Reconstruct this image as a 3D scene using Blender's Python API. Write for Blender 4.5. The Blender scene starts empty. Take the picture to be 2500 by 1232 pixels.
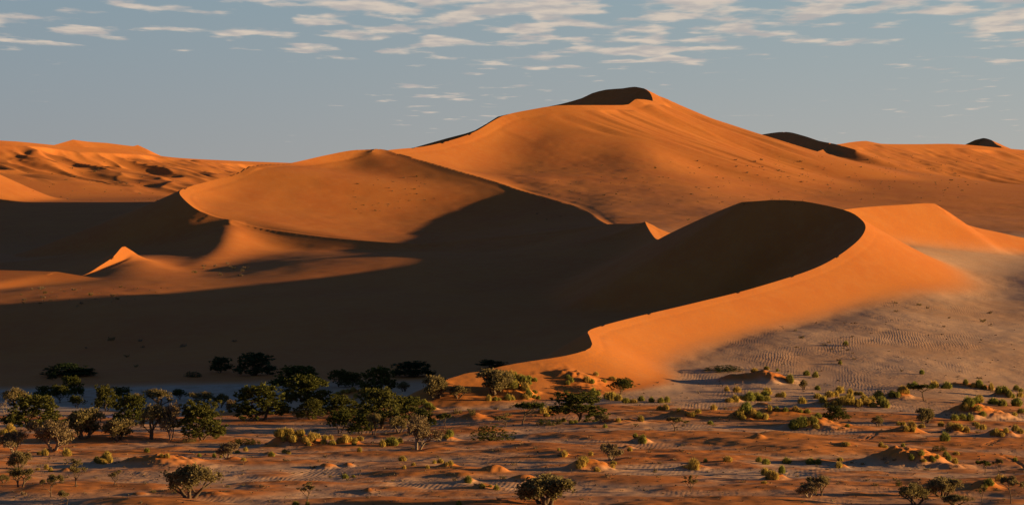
import bpy, bmesh, math, random
import numpy as np
from mathutils import Vector, Matrix

# ------------------------------------------------------------------ camera, sky, sun, exposure
SC = 1.7            # metres per layout unit
F = 7089.0          # focal length in photo pixels (photo 2500 px wide, about 20 degrees)
CX, HY = 1250.0, 540.0   # horizon row of the photo
CH = 50.0           # eye height above the plain, layout units
SUN_EL = math.radians(6.4)
SUN_AZ = math.radians(1.5)   # the sun stands to the right (+X), a little beyond square to the view

scene = bpy.context.scene
cam_d = bpy.data.cameras.new("camera")
cam = bpy.data.objects.new("camera", cam_d)
scene.collection.objects.link(cam)
cam.location = (0, 0, CH * SC)
cam.rotation_euler = (math.radians(90), 0, 0)
cam_d.sensor_width = 36.0
cam_d.lens = 36.0 * F / 2500.0
cam_d.shift_y = -(616.0 - HY) / 2500.0
cam_d.clip_start = 1.0
cam_d.clip_end = 200000.0
scene.camera = cam

sd = Vector((math.cos(SUN_EL) * math.cos(SUN_AZ), math.cos(SUN_EL) * math.sin(SUN_AZ), math.sin(SUN_EL)))
sun_d = bpy.data.lights.new("sun", 'SUN')
sun_d.energy = 5.0
sun_d.angle = math.radians(0.5)
sun_d.color = (1.0, 0.67, 0.28)
sun = bpy.data.objects.new("sun", sun_d)
scene.collection.objects.link(sun)
sun.rotation_euler = sd.to_track_quat('Z', 'Y').to_euler()
sun.location = (3000, 0, 3000)

world = bpy.data.worlds.new("World")
scene.world = world
world.use_nodes = True
SKY_STRENGTH = 0.05
EXPOSURE = 1.05
HAZE_LEVEL = 1.0 / (SKY_STRENGTH * 2 ** EXPOSURE)   # display level of the haze at this exposure
def build_world():
    nt = world.node_tree
    N, L = nt.nodes, nt.links
    N.clear()
    out = N.new("ShaderNodeOutputWorld")
    bg = N.new("ShaderNodeBackground")
    bg.inputs["Strength"].default_value = SKY_STRENGTH
    sky = N.new("ShaderNodeTexSky")
    sky.sky_type = 'NISHITA'
    sky.sun_disc = False
    sky.sun_elevation = SUN_EL
    sky.sun_rotation = math.radians(90.0) - SUN_AZ
    sky.altitude = 1500
    sky.air_density = 0.6
    sky.dust_density = 0.3
    sky.ozone_density = 2.0
    tc = N.new("ShaderNodeTexCoord")
    sep = N.new("ShaderNodeSeparateXYZ"); L.new(tc.outputs["Generated"], sep.inputs[0])
    def math_(op, a, b=None):
        m = N.new("ShaderNodeMath"); m.operation = op
        for i, v in enumerate((a, b)):
            if v is None: continue
            if isinstance(v, (int, float)): m.inputs[i].default_value = v
            else: L.new(v, m.inputs[i])
        return m.outputs[0]
    def maprange(v, a, b, c, d, smooth=True):
        m = N.new("ShaderNodeMapRange")
        if smooth: m.interpolation_type = 'SMOOTHSTEP'
        L.new(v, m.inputs[0])
        for i, k in enumerate((a, b, c, d)): m.inputs[i + 1].default_value = k
        return m.outputs[0]
    def mixc(f, a, b):
        m = N.new("ShaderNodeMixRGB")
        for i, v in enumerate((f, a, b)):
            if isinstance(v, tuple): m.inputs[i].default_value = v + (1,)
            elif isinstance(v, (int, float)): m.inputs[i].default_value = v
            else: L.new(v, m.inputs[i])
        return m.outputs[0]
    up = math_('MAXIMUM', sep.outputs["Z"], 0.0)
    horiz = math_('SQRT', math_('SUBTRACT', 1.0, math_('MINIMUM', math_('MULTIPLY', up, up), 0.999)))
    # desert dust haze low over the horizon, all the way round, a little brighter towards the sun
    k = HAZE_LEVEL
    toward = math_('ADD', math_('MULTIPLY', sep.outputs["X"], math.cos(SUN_AZ)), math_('MULTIPLY', sep.outputs["Y"], math.sin(SUN_AZ)))
    low = mixc(maprange(toward, -0.35, 0.45, 0.0, 1.0), (0.29 * k, 0.29 * k, 0.30 * k), (0.52 * k, 0.47 * k, 0.41 * k))
    high = mixc(maprange(toward, -0.35, 0.45, 0.0, 1.0), (0.225 * k, 0.31 * k, 0.37 * k), (0.31 * k, 0.42 * k, 0.45 * k))
    hz = mixc(maprange(sep.outputs["Z"], 0.005, 0.085, 0.0, 1.0, False), low, high)
    base = mixc(maprange(sep.outputs["Z"], 0.07, 0.17, 0.96, 0.0), sky.outputs[0], hz)
    # thin broken cloud bank standing in the distance: a level layer met by the view direction
    dist = math_('DIVIDE', horiz, math_('MAXIMUM', up, 0.01))          # ground distance to the layer per unit of its height
    hx = math_('DIVIDE', sep.outputs["X"], horiz); hy = math_('DIVIDE', sep.outputs["Y"], horiz)
    comb = N.new("ShaderNodeCombineXYZ")
    L.new(math_('MULTIPLY', hx, dist), comb.inputs[0]); L.new(math_('MULTIPLY', math_('MULTIPLY', hy, dist), 0.38), comb.inputs[1])
    n1 = N.new("ShaderNodeTexNoise"); n1.inputs["Scale"].default_value = 3.0
    n1.inputs["Detail"].default_value = 7.0; n1.inputs["Roughness"].default_value = 0.5
    L.new(comb.outputs[0], n1.inputs["Vector"])
    n2 = N.new("ShaderNodeTexNoise"); n2.inputs["Scale"].default_value = 0.42; n2.inputs["Detail"].default_value = 1.0
    L.new(comb.outputs[0], n2.inputs["Vector"])
    cov = math_('ADD', maprange(dist, 12.0, 21.0, 0.075, -0.14), math_('MINIMUM', maprange(math_('MULTIPLY', hx, dist), -2.0, -0.6, -0.10, 0.035), maprange(math_('MULTIPLY', hx, dist), 0.9, 2.4, 0.035, -0.03)))
    s = math_('ADD', n1.outputs[0], cov)
    s = math_('ADD', s, math_('MULTIPLY', math_('SUBTRACT', n2.outputs[0], 0.5), 0.5))
    mask = maprange(s, 0.47, 0.62, 0.0, 0.88)
    mask = math_('MULTIPLY', mask, maprange(dist, 5.0, 9.5, 0.0, 1.0))
    n3 = N.new("ShaderNodeTexNoise"); n3.inputs["Scale"].default_value = 4.5; n3.inputs["Detail"].default_value = 4.0
    L.new(comb.outputs[0], n3.inputs["Vector"])
    cc = mixc(maprange(n3.outputs[0], 0.35, 0.62, 0.0, 1.0), (0.47 * k, 0.43 * k, 0.41 * k), (0.70 * k, 0.59 * k, 0.49 * k))
    fin = mixc(mask, base, cc)
    L.new(fin, bg.inputs[0])
    L.new(bg.outputs[0], out.inputs[0])
build_world()

vs = scene.view_settings
scene.display_settings.display_device = 'sRGB'
vs.view_transform = 'Standard'
vs.look = 'None'
vs.exposure = EXPOSURE
vs.gamma = 1.0
vs.use_curve_mapping = False
scene.cycles.use_denoising = True
scene.cycles.max_bounces = 4
scene.cycles.diffuse_bounces = 2
scene.cycles.transparent_max_bounces = 8

rng = random.Random(11)
nrng = np.random.default_rng(5)
COL = scene.collection

# ------------------------------------------------------------------ numeric helpers
def _hash(ix, iy, seed):
    h = (ix.astype(np.int64) * 374761393 + iy.astype(np.int64) * 668265263 + seed * 974711) & 0x7fffffff
    h = ((h ^ (h >> 13)) * 1274126177) & 0x7fffffff
    h = h ^ (h >> 16)
    return (h & 0xffff) / 65535.0
def vnoise(x, y, seed=0):
    ix = np.floor(x); iy = np.floor(y)
    fx = x - ix; fy = y - iy
    fx = fx * fx * fx * (fx * (fx * 6 - 15) + 10); fy = fy * fy * fy * (fy * (fy * 6 - 15) + 10)
    a = _hash(ix, iy, seed); b = _hash(ix + 1, iy, seed)
    c = _hash(ix, iy + 1, seed); d = _hash(ix + 1, iy + 1, seed)
    return ((a + (b - a) * fx) * (1 - fy) + (c + (d - c) * fx) * fy) * 2 - 1
def fbm(x, y, octv=4, seed=0, gain=0.5):
    t = 0; a = 1.0; s = 0
    for i in range(octv):
        t = t + a * vnoise(x * 2 ** i + 17.3 * i, y * 2 ** i - 9.1 * i, seed + i * 31)
        s += a; a *= gain
    return t / s
def sstep(a, b, x):
    t = np.clip((x - a) / (b - a), 0, 1)
    return t * t * (3 - 2 * t)
def smax(a, b, k):
    h = np.clip(0.5 + 0.5 * (a - b) / k, 0, 1)
    return b + (a - b) * h + k * h * (1 - h)
def P(px, py, D):
    return ((px - CX) / F * D, D, CH + (HY - py) / F * D)
NCOL, ROWK = 760, 1.0
# ------------------------------------------------------------------ the sand sea: one height field, cut into ground and dunes
# grid fans out from the view point: columns by bearing, rows by distance
_in_cols = np.linspace(-60, 2560, NCOL)
_grow = np.cumsum((_in_cols[1] - _in_cols[0]) * 1.105 ** np.arange(1, 59))
cols = np.concatenate([-60 - _grow[::-1], _in_cols, 2560 + _grow])
def _rows():
    r = [300.0]
    while r[-1] < 9500:
        D = r[-1]
        step = np.interp(D, [300, 440, 480, 700, 1000, 1600, 1700, 3000, 3800, 4500, 6500, 9500],
                            [8, 3, 1.0, 1.05, 1.5, 2.1, 3.2, 4.5, 5.0, 7, 12, 80]) * ROWK
        r.append(D + step)
    return np.array(r)
rows = _rows()
PXg, Dg = np.meshgrid(cols, rows)
Xg = (PXg - CX) / F * Dg
Yg = Dg.copy()

# --- base surface: thin-plate spline through levels read off the photograph (px, distance, level)
base_pts = []
for px in (-1200, -300, 500, 1250, 2000, 2800, 3700):
    base_pts += [(px, 300, 1.0), (px, 440, 0), (px, 560, -0.8), (px, 9500, 95)]
for px in (-300, 100, 500, 900): base_pts += [(px, 680, -3.5), (px, 800, -7.0)]
for px in (-300, 150, 600): base_pts += [(px, 930, -10.5), (px, 1080, -12.5 - 1.5 * (px < 200))]
base_pts += [(780, 910, -9), (1000, 910, -7.5), (950, 1080, -11.5), (1250, 1080, -8.5), (1300, 680, -2.8), (1300, 800, -5.0),
  (1700, 680, -3.0), (1700, 800, -4.6), (2100, 680, -3.8), (2100, 800, -5.2), (2500, 680, -4.8), (2500, 800, -6.2), (2900, 800, -8),
  (1250, 920, -6), (1500, 930, -4.2), (1700, 950, -3.2), (2000, 950, -3.4), (2500, 950, -5.5), (3000, 950, -8),
  (1650, 1030, 2.0), (1900, 1090, 6), (2200, 1090, 5), (2500, 1090, 3), (3000, 1100, 0),
  (2200, 1200, 10.5), (2420, 1300, 10.5), (3000, 1300, 8), (2200, 1560, 36.5), (2240, 1590, 36.5), (2400, 1640, 33), (2500, 1690, 31), (2330, 1500, 26), (2430, 1430, 17), (2600, 1500, 24), (3000, 1700, 36),
  (-300, 1200, -15), (100, 1200, -14), (400, 1200, -12.5), (800, 1200, -11.5), (1200, 1200, -9), (1450, 1200, -3),(-300, 1330, -17), (100, 1330, -15), (400, 1330, -11), (800, 1330, -9.5), (1200, 1330, -6),
  (-400, 1470, -5), (200, 1470, -4), (700, 1470, -2), (1100, 1470, 0), (1400, 1440, 2), (1650, 1350, 4), (1850, 1450, 10), (-300, 1580, 4.5), (400, 1580, 4), (900, 1600, 6),
  (-400, 1700, 8), (100, 1700, 9), (500, 1700, 9), (900, 1750, 11), (1250, 1750, 15), (1500, 1750, 20), (1800, 1750, 30), (2050, 1750, 33),
  (-300, 2050, 8), (100, 2000, 10), (340, 2050, 24), (290, 1960, 19), (230, 1900, 14), (430, 2050, 17), (620, 1900, 17), (700, 2050, 23), (780, 1900, 21), (900, 1900, 22.5), (900, 2050, 27), (1000, 2050, 28), (1050, 1930, 25.5), (1300, 2000, 30), (1500, 1950, 36),
  (-300, 2500, 20), (150, 2500, 22), (150, 2900, 38), (-300, 3200, 50),
  (700, 2500, 35), (950, 2400, 30), (950, 2650, 50), (1200, 2300, 28), (1250, 2480, 45),
  (900, 3150, 100), (600, 3000, 70), (350, 3000, 48),
  (-300, 4000, 74), (200, 4000, 75), (600, 4000, 80), (0, 4600, 88), (600, 4800, 95),
  (1500, 2150, 46), (1480, 2350, 51.5), (1580, 2350, 52), (1490, 2500, 60.5), (1560, 2580, 66), (1500, 2650, 72.5), (1420, 2650, 72), (1380, 2780, 86), (1300, 2820, 90), (1230, 2950, 95),
  (1700, 2100, 43), (1700, 2400, 54), (1700, 2800, 82), (1700, 3150, 105), (1480, 2900, 94), (1400, 3310, 153), (1490, 3310, 147), (1580, 3310, 142), (1720, 3320, 117), (1830, 3320, 105), (1290, 3050, 105), (1300, 3150, 120), (1360, 3250, 143), (1450, 3050, 104), (1440, 3150, 117), (1440, 3250, 138), (1570, 3210, 128),
  (1950, 2150, 42), (1950, 2500, 58), (1950, 2900, 72), (1950, 3400, 101), (1850, 3750, 135),
  (2250, 2200, 43), (2250, 2600, 56), (2250, 3100, 75), (2250, 3700, 108),
  (2500, 2000, 40), (2500, 2400, 47), (2500, 3000, 65), (2500, 3700, 94), (3000, 2400, 45), (3000, 3700, 85),
  (2000, 4200, 140), (2400, 4300, 108), (1300, 4300, 120), (1700, 4300, 135), (1000, 5000, 105), (2000, 6500, 110), (500, 6500, 100)]
bp = np.array(base_pts, float)
def _uv(px, D): return (px - CX) / 420.0, np.log(D / 1000.0) * 4.2
def _tps_fit(bp, lam=0.004):
    u, v = _uv(bp[:, 0], bp[:, 1])
    r2 = (u[:, None] - u) ** 2 + (v[:, None] - v) ** 2
    K = 0.5 * r2 * np.log(r2 + 1e-12) + lam * np.eye(len(u)) * 1.0
    n = len(u); Pm = np.stack([np.ones(n), u, v], 1)
    A = np.zeros((n + 3, n + 3)); A[:n, :n] = K; A[:n, n:] = Pm; A[n:, :n] = Pm.T
    return u, v, np.linalg.solve(A, np.concatenate([bp[:, 2], [0, 0, 0]]))
tu, tv, tw = _tps_fit(bp)
def _tps_eval(px, D):
    u, v = _uv(px, D)
    out = tw[-3] + tw[-2] * u + tw[-1] * v
    for i in range(len(tu)):
        r2 = (u - tu[i]) ** 2 + (v - tv[i]) ** 2
        out = out + tw[i] * 0.5 * r2 * np.log(r2 + 1e-12)
    return out
# coarse evaluation, then linear lookup
cpx = np.linspace(-1800, 4300, 245); cld = np.linspace(math.log(290), math.log(9600), 420)
cg = _tps_eval(*[a for a in np.meshgrid(cpx, np.exp(cld))])
def base_z(px, D):
    a = np.clip((px - cpx[0]) / (cpx[1] - cpx[0]), 1, len(cpx) - 3.001)
    b = np.clip((np.log(D) - cld[0]) / (cld[1] - cld[0]), 1, len(cld) - 3.001)
    i = a.astype(int); j = b.astype(int); fa = a - i; fb = b - j
    def w(t): return (-.5*t+t*t-.5*t**3, 1-2.5*t*t+1.5*t**3, .5*t+2*t*t-1.5*t**3, -.5*t*t+.5*t**3)
    wa, wb = w(fa), w(fb); out = 0
    for m in range(4):
        out = out + wb[m] * sum(wa[n] * cg[j + m - 1, i + n - 1] for n in range(4))
    return out
# --- crests: (px, py, distance, slope_left, slope_right) in photo pixels; slopes are tangents on either side, walking along the list
def _spline(pts, step):
    p = np.array(pts, float)
    xyz = np.array([P(*q[:3]) for q in p])
    q = np.concatenate([xyz, p[:, 3:]], 1)
    out = []
    for i in range(len(q) - 1):
        p0 = q[i - 1] if i else 2 * q[0] - q[1]
        p1, p2 = q[i], q[i + 1]
        p3 = q[i + 2] if i + 2 < len(q) else 2 * q[-1] - q[-2]
        d = np.hypot(*(p2 - p1)[:2]); n = max(1, int(round(d / step)))
        # centripetal-ish: clamp tangents so uneven spacing does not overshoot
        m1 = (p2 - p0) * 0.5; m2 = (p3 - p1) * 0.5
        l1 = np.hypot(*m1[:2]) + 1e-9; l2 = np.hypot(*m2[:2]) + 1e-9
        m1 = m1 * min(1, 1.2 * d / l1); m2 = m2 * min(1, 1.2 * d / l2)
        for k in range(n):
            t = k / n; t2 = t * t; t3 = t2 * t
            out.append((2 * t3 - 3 * t2 + 1) * p1 + (t3 - 2 * t2 + t) * m1 + (-2 * t3 + 3 * t2) * p2 + (t3 - t2) * m2)
    out.append(q[-1])
    return np.array(out)
def drop(d, s, s1f, L):
    s1 = s * s1f
    return s1 * d + (s - s1) * L * (1 - np.exp(-d / L))
def ridge(X, Y, pts, step=25, fl=(1.0, 50), fr=(1.0, 50), wiggle=0.0, seed=0):
    """height of a crest with constant-slope flanks (union of wedges); returns -1e3 where out of reach"""
    q = _spline(pts, step)
    if wiggle:
        n = len(q); k = np.arange(n) * step
        q[:, 0] += wiggle * vnoise(k / 60.0, k * 0 + 3.3, seed); q[:, 2] += 0.15 * wiggle * vnoise(k / 40.0, k * 0 + 8.3, seed + 1)
    reach = REACH
    sel = np.where((X > q[:, 0].min() - reach) & (X < q[:, 0].max() + reach) & (Y > q[:, 1].min() - reach) & (Y < q[:, 1].max() + reach))
    x = X[sel]; y = Y[sel]
    best = np.full(x.shape, -1e3)
    seg = q[1:, :2] - q[:-1, :2]; ln = np.hypot(seg[:, 0], seg[:, 1]) + 1e-9; tdir = seg / ln[:, None]
    for i in range(len(seg)):
        rx = x - q[i, 0]; ry = y - q[i, 1]
        s = (rx * tdir[i, 0] + ry * tdir[i, 1])
        m = (s >= -1e-6) & (s <= ln[i] + 1e-6)
        if not m.any(): continue
        s = s[m] / ln[i]
        perp = (-tdir[i, 1] * rx + tdir[i, 0] * ry)[m]     # >0: left side
        d = np.abs(perp)
        c = q[i] + (q[i + 1] - q[i]) * s[:, None]
        z = c[:, 2] - np.where(perp > 0, drop(d, c[:, 3], *fl), drop(d, c[:, 4], *fr))
        best[m] = np.maximum(best[m], z)
    for i in range(len(q)):
        rx = x - q[i, 0]; ry = y - q[i, 1]
        d = np.hypot(rx, ry) + 1e-9
        if i == 0: m = (rx * tdir[0, 0] + ry * tdir[0, 1]) < 0; td = tdir[0]
        elif i == len(q) - 1: m = (rx * tdir[-1, 0] + ry * tdir[-1, 1]) > 0; td = tdir[-1]
        else:
            m = ((rx * tdir[i - 1, 0] + ry * tdir[i - 1, 1]) > 0) & ((rx * tdir[i, 0] + ry * tdir[i, 1]) < 0); td = tdir[i - 1] + tdir[i]
            td = td / (np.hypot(*td) + 1e-9)
        if not m.any(): continue
        w = np.clip(0.5 + 0.5 * (-td[1] * rx[m] + td[0] * ry[m]) / d[m], 0, 1)
        if 0 < i < len(q) - 1: w = (w > 0.5).astype(float)
        dl = drop(d[m], q[i, 3], *fl); dr = drop(d[m], q[i, 4], *fr)
        best[m] = np.maximum(best[m], q[i, 2] - (dl * w + dr * (1 - w)))
    out = np.full(X.shape, -1e3)
    out[sel] = best
    return out
REACH = 900

RIDGES = {}
# the crescent dune on the right: from its low tail up the near arm, round the top, down the far arm
RIDGES['crescent'] = dict(pts=[(1060, 934, 900, .5, .25), (1150, 912, 915, .55, .25), (1250, 890, 928, .6, .3), (1380, 868, 945, .62, .38), (1442, 848, 962, .62, .45),
    (1440, 822, 985, .62, .48), (1436, 808, 1003, .62, .47), (1465, 796, 1025, .62, .45), (1560, 771, 1080, .62, .42), (1700, 738, 1150, .62, .40), (1850, 700, 1230, .62, .40),
    (2000, 650, 1330, .62, .42), (2085, 596, 1400, .62, .52), (2113, 558, 1450, .62, .6), (2100, 533, 1482, .62, .62), (2060, 512, 1512, .62, .6),
    (1960, 491, 1532, .6, .5), (1885, 488, 1540, .6, .5), (1845, 491, 1544, .6, .5), (1812, 493, 1550, .6, .5), (1720, 530, 1590, .6, .5), (1630, 572, 1645, .55, .45), (1616, 581, 1740, .5, .4), (1602, 583, 1840, .45, .4), (1588, 566, 1930, .45, .45), (1575, 543, 1992, .45, .5)],
    step=7, k=3.0, fl=(.75, 60), fr=(.55, 70))
RIDGES['shoulder'] = dict(pts=[(2040, 514, 1585, .5, .6), (2120, 505, 1620, .5, .6), (2200, 500, 1650, .5, .6), (2282, 497, 1680, .5, .58), (2320, 520, 1686, .5, .55), (2362, 549, 1695, .45, .5),
    (2430, 565, 1725, .4, .45), (2520, 585, 1760, .4, .4), (2640, 610, 1800, .4, .35)], step=15, k=2.0, fl=(.8, 60), fr=(1.0, 60))
# the star dune with its bowl
RIDGES['bowl'] = dict(pts=[(1575, 543, 1990, .35, .45), (1540, 546, 2050, .35, .4), (1485, 547, 2130, .3, .4), (1400, 562, 2150, .25, .3), (1300, 577, 2180, .2, .2), (1100, 597, 2255, .2, .15), (950, 592, 2310, .22, .15), (800, 580, 2350, .25, .25),
    (680, 565, 2380, .28, .35), (600, 553, 2400, .3, .38), (540, 534, 2415, .36, .4), (487, 515, 2430, .4, .42), (455, 492, 2460, .42, .42), (438, 470, 2510, .43, .42), (455, 458, 2550, .45, .42), (520, 440, 2620, .45, .4), (620, 415, 2710, .5, .38),
    (720, 396, 2790, .5, .45), (800, 378, 2840, .5, .5), (870, 366, 2870, .5, .5), (940, 368, 2890, .5, .42), (975, 378, 2870, .25, .35), (1040, 394, 2840, .2, .3), (1120, 417, 2800, .18, .3), (1200, 440, 2760, .17, .3), (1270, 464, 2705, .17, .35), (1330, 482, 2650, .17, .38), (1400, 503, 2560, .2, .42),
    (1445, 525, 2440, .3, .45), (1465, 538, 2320, .35, .45), (1478, 545, 2220, .35, .45), (1485, 547, 2140, .35, .45)],
    step=10, k=3.0, fl=(.8, 90), fr=(.72, 80))
RIDGES['spur'] = dict(pts=[(560, 541, 2408, .4, .3), (558, 562, 2340, .4, .28), (545, 594, 2250, .38, .25), (515, 626, 2150, .33, .22), (470, 657, 2050, .25, .2)],
    step=20, k=9.0, fl=(.6, 50), fr=(.6, 50))
RIDGES['pyramid'] = dict(pts=[(335, 628, 2110, .6, .6), (320, 620, 2085, .62, .62), (303, 600, 2060, .62, .62), (275, 628, 2010, .62, .6), (245, 648, 1970, .6, .58), (210, 669, 1925, .55, .5), (150, 690, 1880, .4, .3)],
    step=10, k=1.2, fl=(1, 50), fr=(1, 50))
RIDGES['low_dune'] = dict(pts=[(-500, 650, 1880, .2, .1), (-150, 655, 1880, .2, .1), (0, 659, 1880, .22, .1), (140, 663, 1870, .25, .1), (260, 683, 1850, .22, .1), (380, 700, 1830, .2, .1), (560, 716, 1800, .15, .08), (760, 722, 1800, .1, .08)],
    step=30, k=2.0, fl=(.7, 40), fr=(.5, 40))
# the tall dune behind
RIDGES['peak'] = dict(pts=[(905, 372, 2870, .55, .3), (960, 365, 2930, .55, .34), (1050, 355, 3060, .6, .38), (1150, 326, 3200, .62, .42), (1228, 283, 3320, .62, .45), (1300, 267, 3370, .62, .38), (1360, 258, 3405, .62, .36), (1440, 257, 3450, .6, .38), (1505, 257, 3530, .6, .42),
    (1535, 255, 3570, .6, .45), (1552, 242, 3595, .6, .45), (1572, 243, 3620, .6, .45), (1592, 246, 3650, .6, .45)], step=22, k=8.0, fl=(.9, 100), fr=(.7, 110))
RIDGES['summit'] = dict(pts=[(1330, 262, 3960, .5, .62), (1370, 254, 3940, .5, .62), (1420, 240, 3920, .5, .62), (1445, 228, 3900, .5, .62), (1480, 219, 3870, .5, .62), (1520, 216, 3830, .5, .62), (1550, 212, 3800, .5, .62), (1578, 219, 3755, .5, .62), (1590, 232, 3705, .48, .62), (1594, 246, 3655, .45, .6)],
    step=22, k=2.0, fl=(.5, 110), fr=(.9, 100))
RIDGES['summit_flank'] = dict(pts=[(1570, 217, 3768, .6, .48), (1610, 240, 3800, .6, .45), (1650, 263, 3850, .6, .42), (1700, 290, 3920, .6, .4), (1770, 318, 4050, .55, .35), (1850, 343, 4250, .5, .3), (1950, 372, 4500, .45, .3)],
    step=35, k=4.0, fl=(.8, 100), fr=(.5, 120))
RIDGES['back_edge'] = dict(pts=[(1005, 362, 3180, .6, .6), (1090, 338, 3260, .6, .6), (1160, 318, 3330, .6, .6), (1215, 285, 3400, .6, .6), (1240, 279, 3440, .6, .6), (1300, 272, 3500, .6, .6)], step=30, k=2.0, fl=(.9, 80), fr=(.9, 80))
# far ranges
RIDGES['far_right'] = dict(pts=[(2090, 366, 4350, .5, .3), (2040, 352, 4450, .55, .3), (2000, 344, 4550, .6, .32), (1960, 331, 4720, .6, .35), (1915, 322, 4900, .6, .38), (1850, 330, 5050, .55, .4), (1780, 342, 5200, .5, .4)], step=40, k=5.0, fl=(.9, 100), fr=(.8, 100))
RIDGES['far_right_two'] = dict(pts=[(1990, 372, 4300, .5, .35), (2050, 352, 4600, .5, .35), (2115, 344, 4800, .5, .34), (2150, 351, 4900, .5, .34), (2240, 352, 5050, .5, .36), (2340, 352, 5200, .5, .36), (2500, 366, 5450, .5, .36), (2700, 378, 5700, .5, .35), (3100, 390, 6100, .5, .35)],
    step=45, k=8.0, fl=(.8, 100), fr=(.5, 130))
RIDGES['far_cone'] = dict(pts=[(2300, 368, 6900, .4, .45), (2350, 356, 6950, .45, .5), (2380, 342, 7000, .5, .55), (2400, 337, 7050, .5, .55), (2420, 342, 6900, .45, .5), (2432, 352, 6600, .4, .5), (2445, 358, 6500, .4, .4), (2500, 375, 6700, .4, .4)], step=50, k=4.0)
RIDGES['far_left'] = dict(pts=[(-700, 335, 4600, .5, .3), (-200, 338, 4950, .5, .32), (0, 343, 5100, .5, .34), (70, 348, 5200, .5, .34), (130, 354, 5300, .5, .34), (300, 366, 5500, .5, .32), (420, 384, 5800, .5, .3), (560, 392, 6200, .5, .28), (690, 397, 6600, .5, .28), (900, 404, 7200, .5, .28)],
    step=50, k=10.0, fl=(.8, 100), fr=(.45, 150))
RIDGES['far_left_top'] = dict(pts=[(60, 372, 5900, .5, .5), (140, 352, 6000, .5, .55), (178, 341, 6050, .5, .5), (215, 346, 6100, .5, .42), (260, 349, 6150, .5, .4), (325, 357, 6200, .5, .4), (337, 354, 6220, .5, .45), (365, 370, 6280, .5, .4), (400, 384, 6350, .5, .4), (470, 400, 6500, .5, .4)],
    step=40, k=3.0, fl=(.9, 100), fr=(.7, 120))
RIDGES['left_slope'] = dict(pts=[(-500, 330, 4000, .5, .42), (-200, 372, 4150, .5, .42), (0, 426, 4300, .5, .42), (60, 458, 4380, .5, .4), (110, 488, 4480, .5, .35)], step=40, k=3.0, fl=(.9, 100), fr=(.8, 100))

# grid points next to a crest slide onto it, so crests stay sharp
CREST = np.zeros(PXg.shape)
MAINS = ['crescent', 'shoulder', 'bowl', 'pyramid', 'peak', 'summit', 'summit_flank', 'back_edge', 'far_right', 'far_right_two', 'far_cone', 'far_left', 'far_left_top', 'left_slope', 'low_dune']
for name in MAINS:
    r = RIDGES[name]
    q = _spline(r['pts'], r['step'])
    qp = np.stack([q[:, 0] / q[:, 1] * F + CX, q[:, 1]], 1)
    for a, b in zip(qp[:-1], qp[1:]):
        c0, c1 = np.searchsorted(cols, sorted((a[0], b[0]))); r0, r1 = np.searchsorted(rows, sorted((a[1], b[1])))
        if c1 - c0 >= r1 - r0:
            for c in range(c0, min(c1, len(cols))):
                D = a[1] + (b[1] - a[1]) * (cols[c] - a[0]) / (b[0] - a[0] + 1e-9)
                k = int(np.clip(np.searchsorted(rows, D), 1, len(rows) - 1)); k = k if rows[k] - D < D - rows[k - 1] else k - 1
                Dg[k, c] = D; CREST[k, c] = 1
        else:
            for k in range(r0, min(r1, len(rows))):
                px = a[0] + (b[0] - a[0]) * (rows[k] - a[1]) / (b[1] - a[1] + 1e-9)
                c = int(np.clip(np.searchsorted(cols, px), 1, len(cols) - 1)); c = c if cols[c] - px < px - cols[c - 1] else c - 1
                PXg[k, c] = px; CREST[k, c] = 1
Xg = (PXg - CX) / F * Dg
Yg = Dg.copy()

Z = base_z(PXg, Dg)
# floor of the star dune's bowl: falls gently away from the right rim, dips behind it, rises again to the left rim
_rim = np.array([(1485, 547, 2140), (1478, 545, 2220), (1465, 538, 2320), (1445, 525, 2440), (1400, 503, 2560), (1330, 482, 2650), (1270, 464, 2705), (1200, 440, 2760), (1120, 417, 2800), (1040, 394, 2840), (975, 378, 2870), (940, 368, 2890)], float)
_fr = np.array([(438, 470, 2510), (455, 492, 2460), (487, 515, 2430), (600, 553, 2400), (800, 580, 2350), (950, 592, 2310), (1100, 597, 2255), (1300, 577, 2180), (1485, 547, 2140)], float)
_bk = np.array([(438, 2510), (520, 2620), (620, 2710), (720, 2790), (800, 2840), (870, 2870), (940, 2890), (975, 2870), (1040, 2840), (1120, 2800), (1200, 2760), (1270, 2705), (1330, 2650), (1400, 2560), (1445, 2440), (1465, 2320), (1478, 2220), (1485, 2140)], float)
def bowl_floor(px, D):
    rz = np.interp(D, _rim[:, 2], CH + (HY - _rim[:, 1]) / F * _rim[:, 2])
    rx = np.interp(D, _rim[:, 2], (_rim[:, 0] - CX) / F * _rim[:, 2])
    d = np.maximum(rx - (px - CX) / F * D, 0)
    edge = np.interp(D, [2140, 2310, 2440, 2560, 2650, 2695, 2720], [138, 123, 113, 93, 44, 5, 0])
    g = np.interp(D, [2690, 2740], [0.13, 0.075]); ef = np.interp(D, [2690, 2800], [50, 80])
    z = rz - g * (np.minimum(d, edge) + ef * (1 - np.exp(-np.maximum(d - edge, 0) / ef))) + 0.15 * 25 * np.log1p(np.exp(np.clip((d - edge - ef) / 25, -30, 30)))
    fz = np.interp(px, _fr[:, 0], CH + (HY - _fr[:, 1]) / F * _fr[:, 2]); fD = np.interp(px, _fr[:, 0], _fr[:, 2])
    return -smax(-z, -(fz - 1 + 0.3 * (D - fD)), 6.0)
BOWL_C = 0.00032
_in = (PXg > 438) & (PXg < 1485) & (Dg > np.interp(PXg, _fr[:, 0], _fr[:, 2])) & (Dg < np.interp(PXg, _bk[:, 0], _bk[:, 1]))
Z[_in] = bowl_floor(PXg[_in], Dg[_in])

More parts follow.
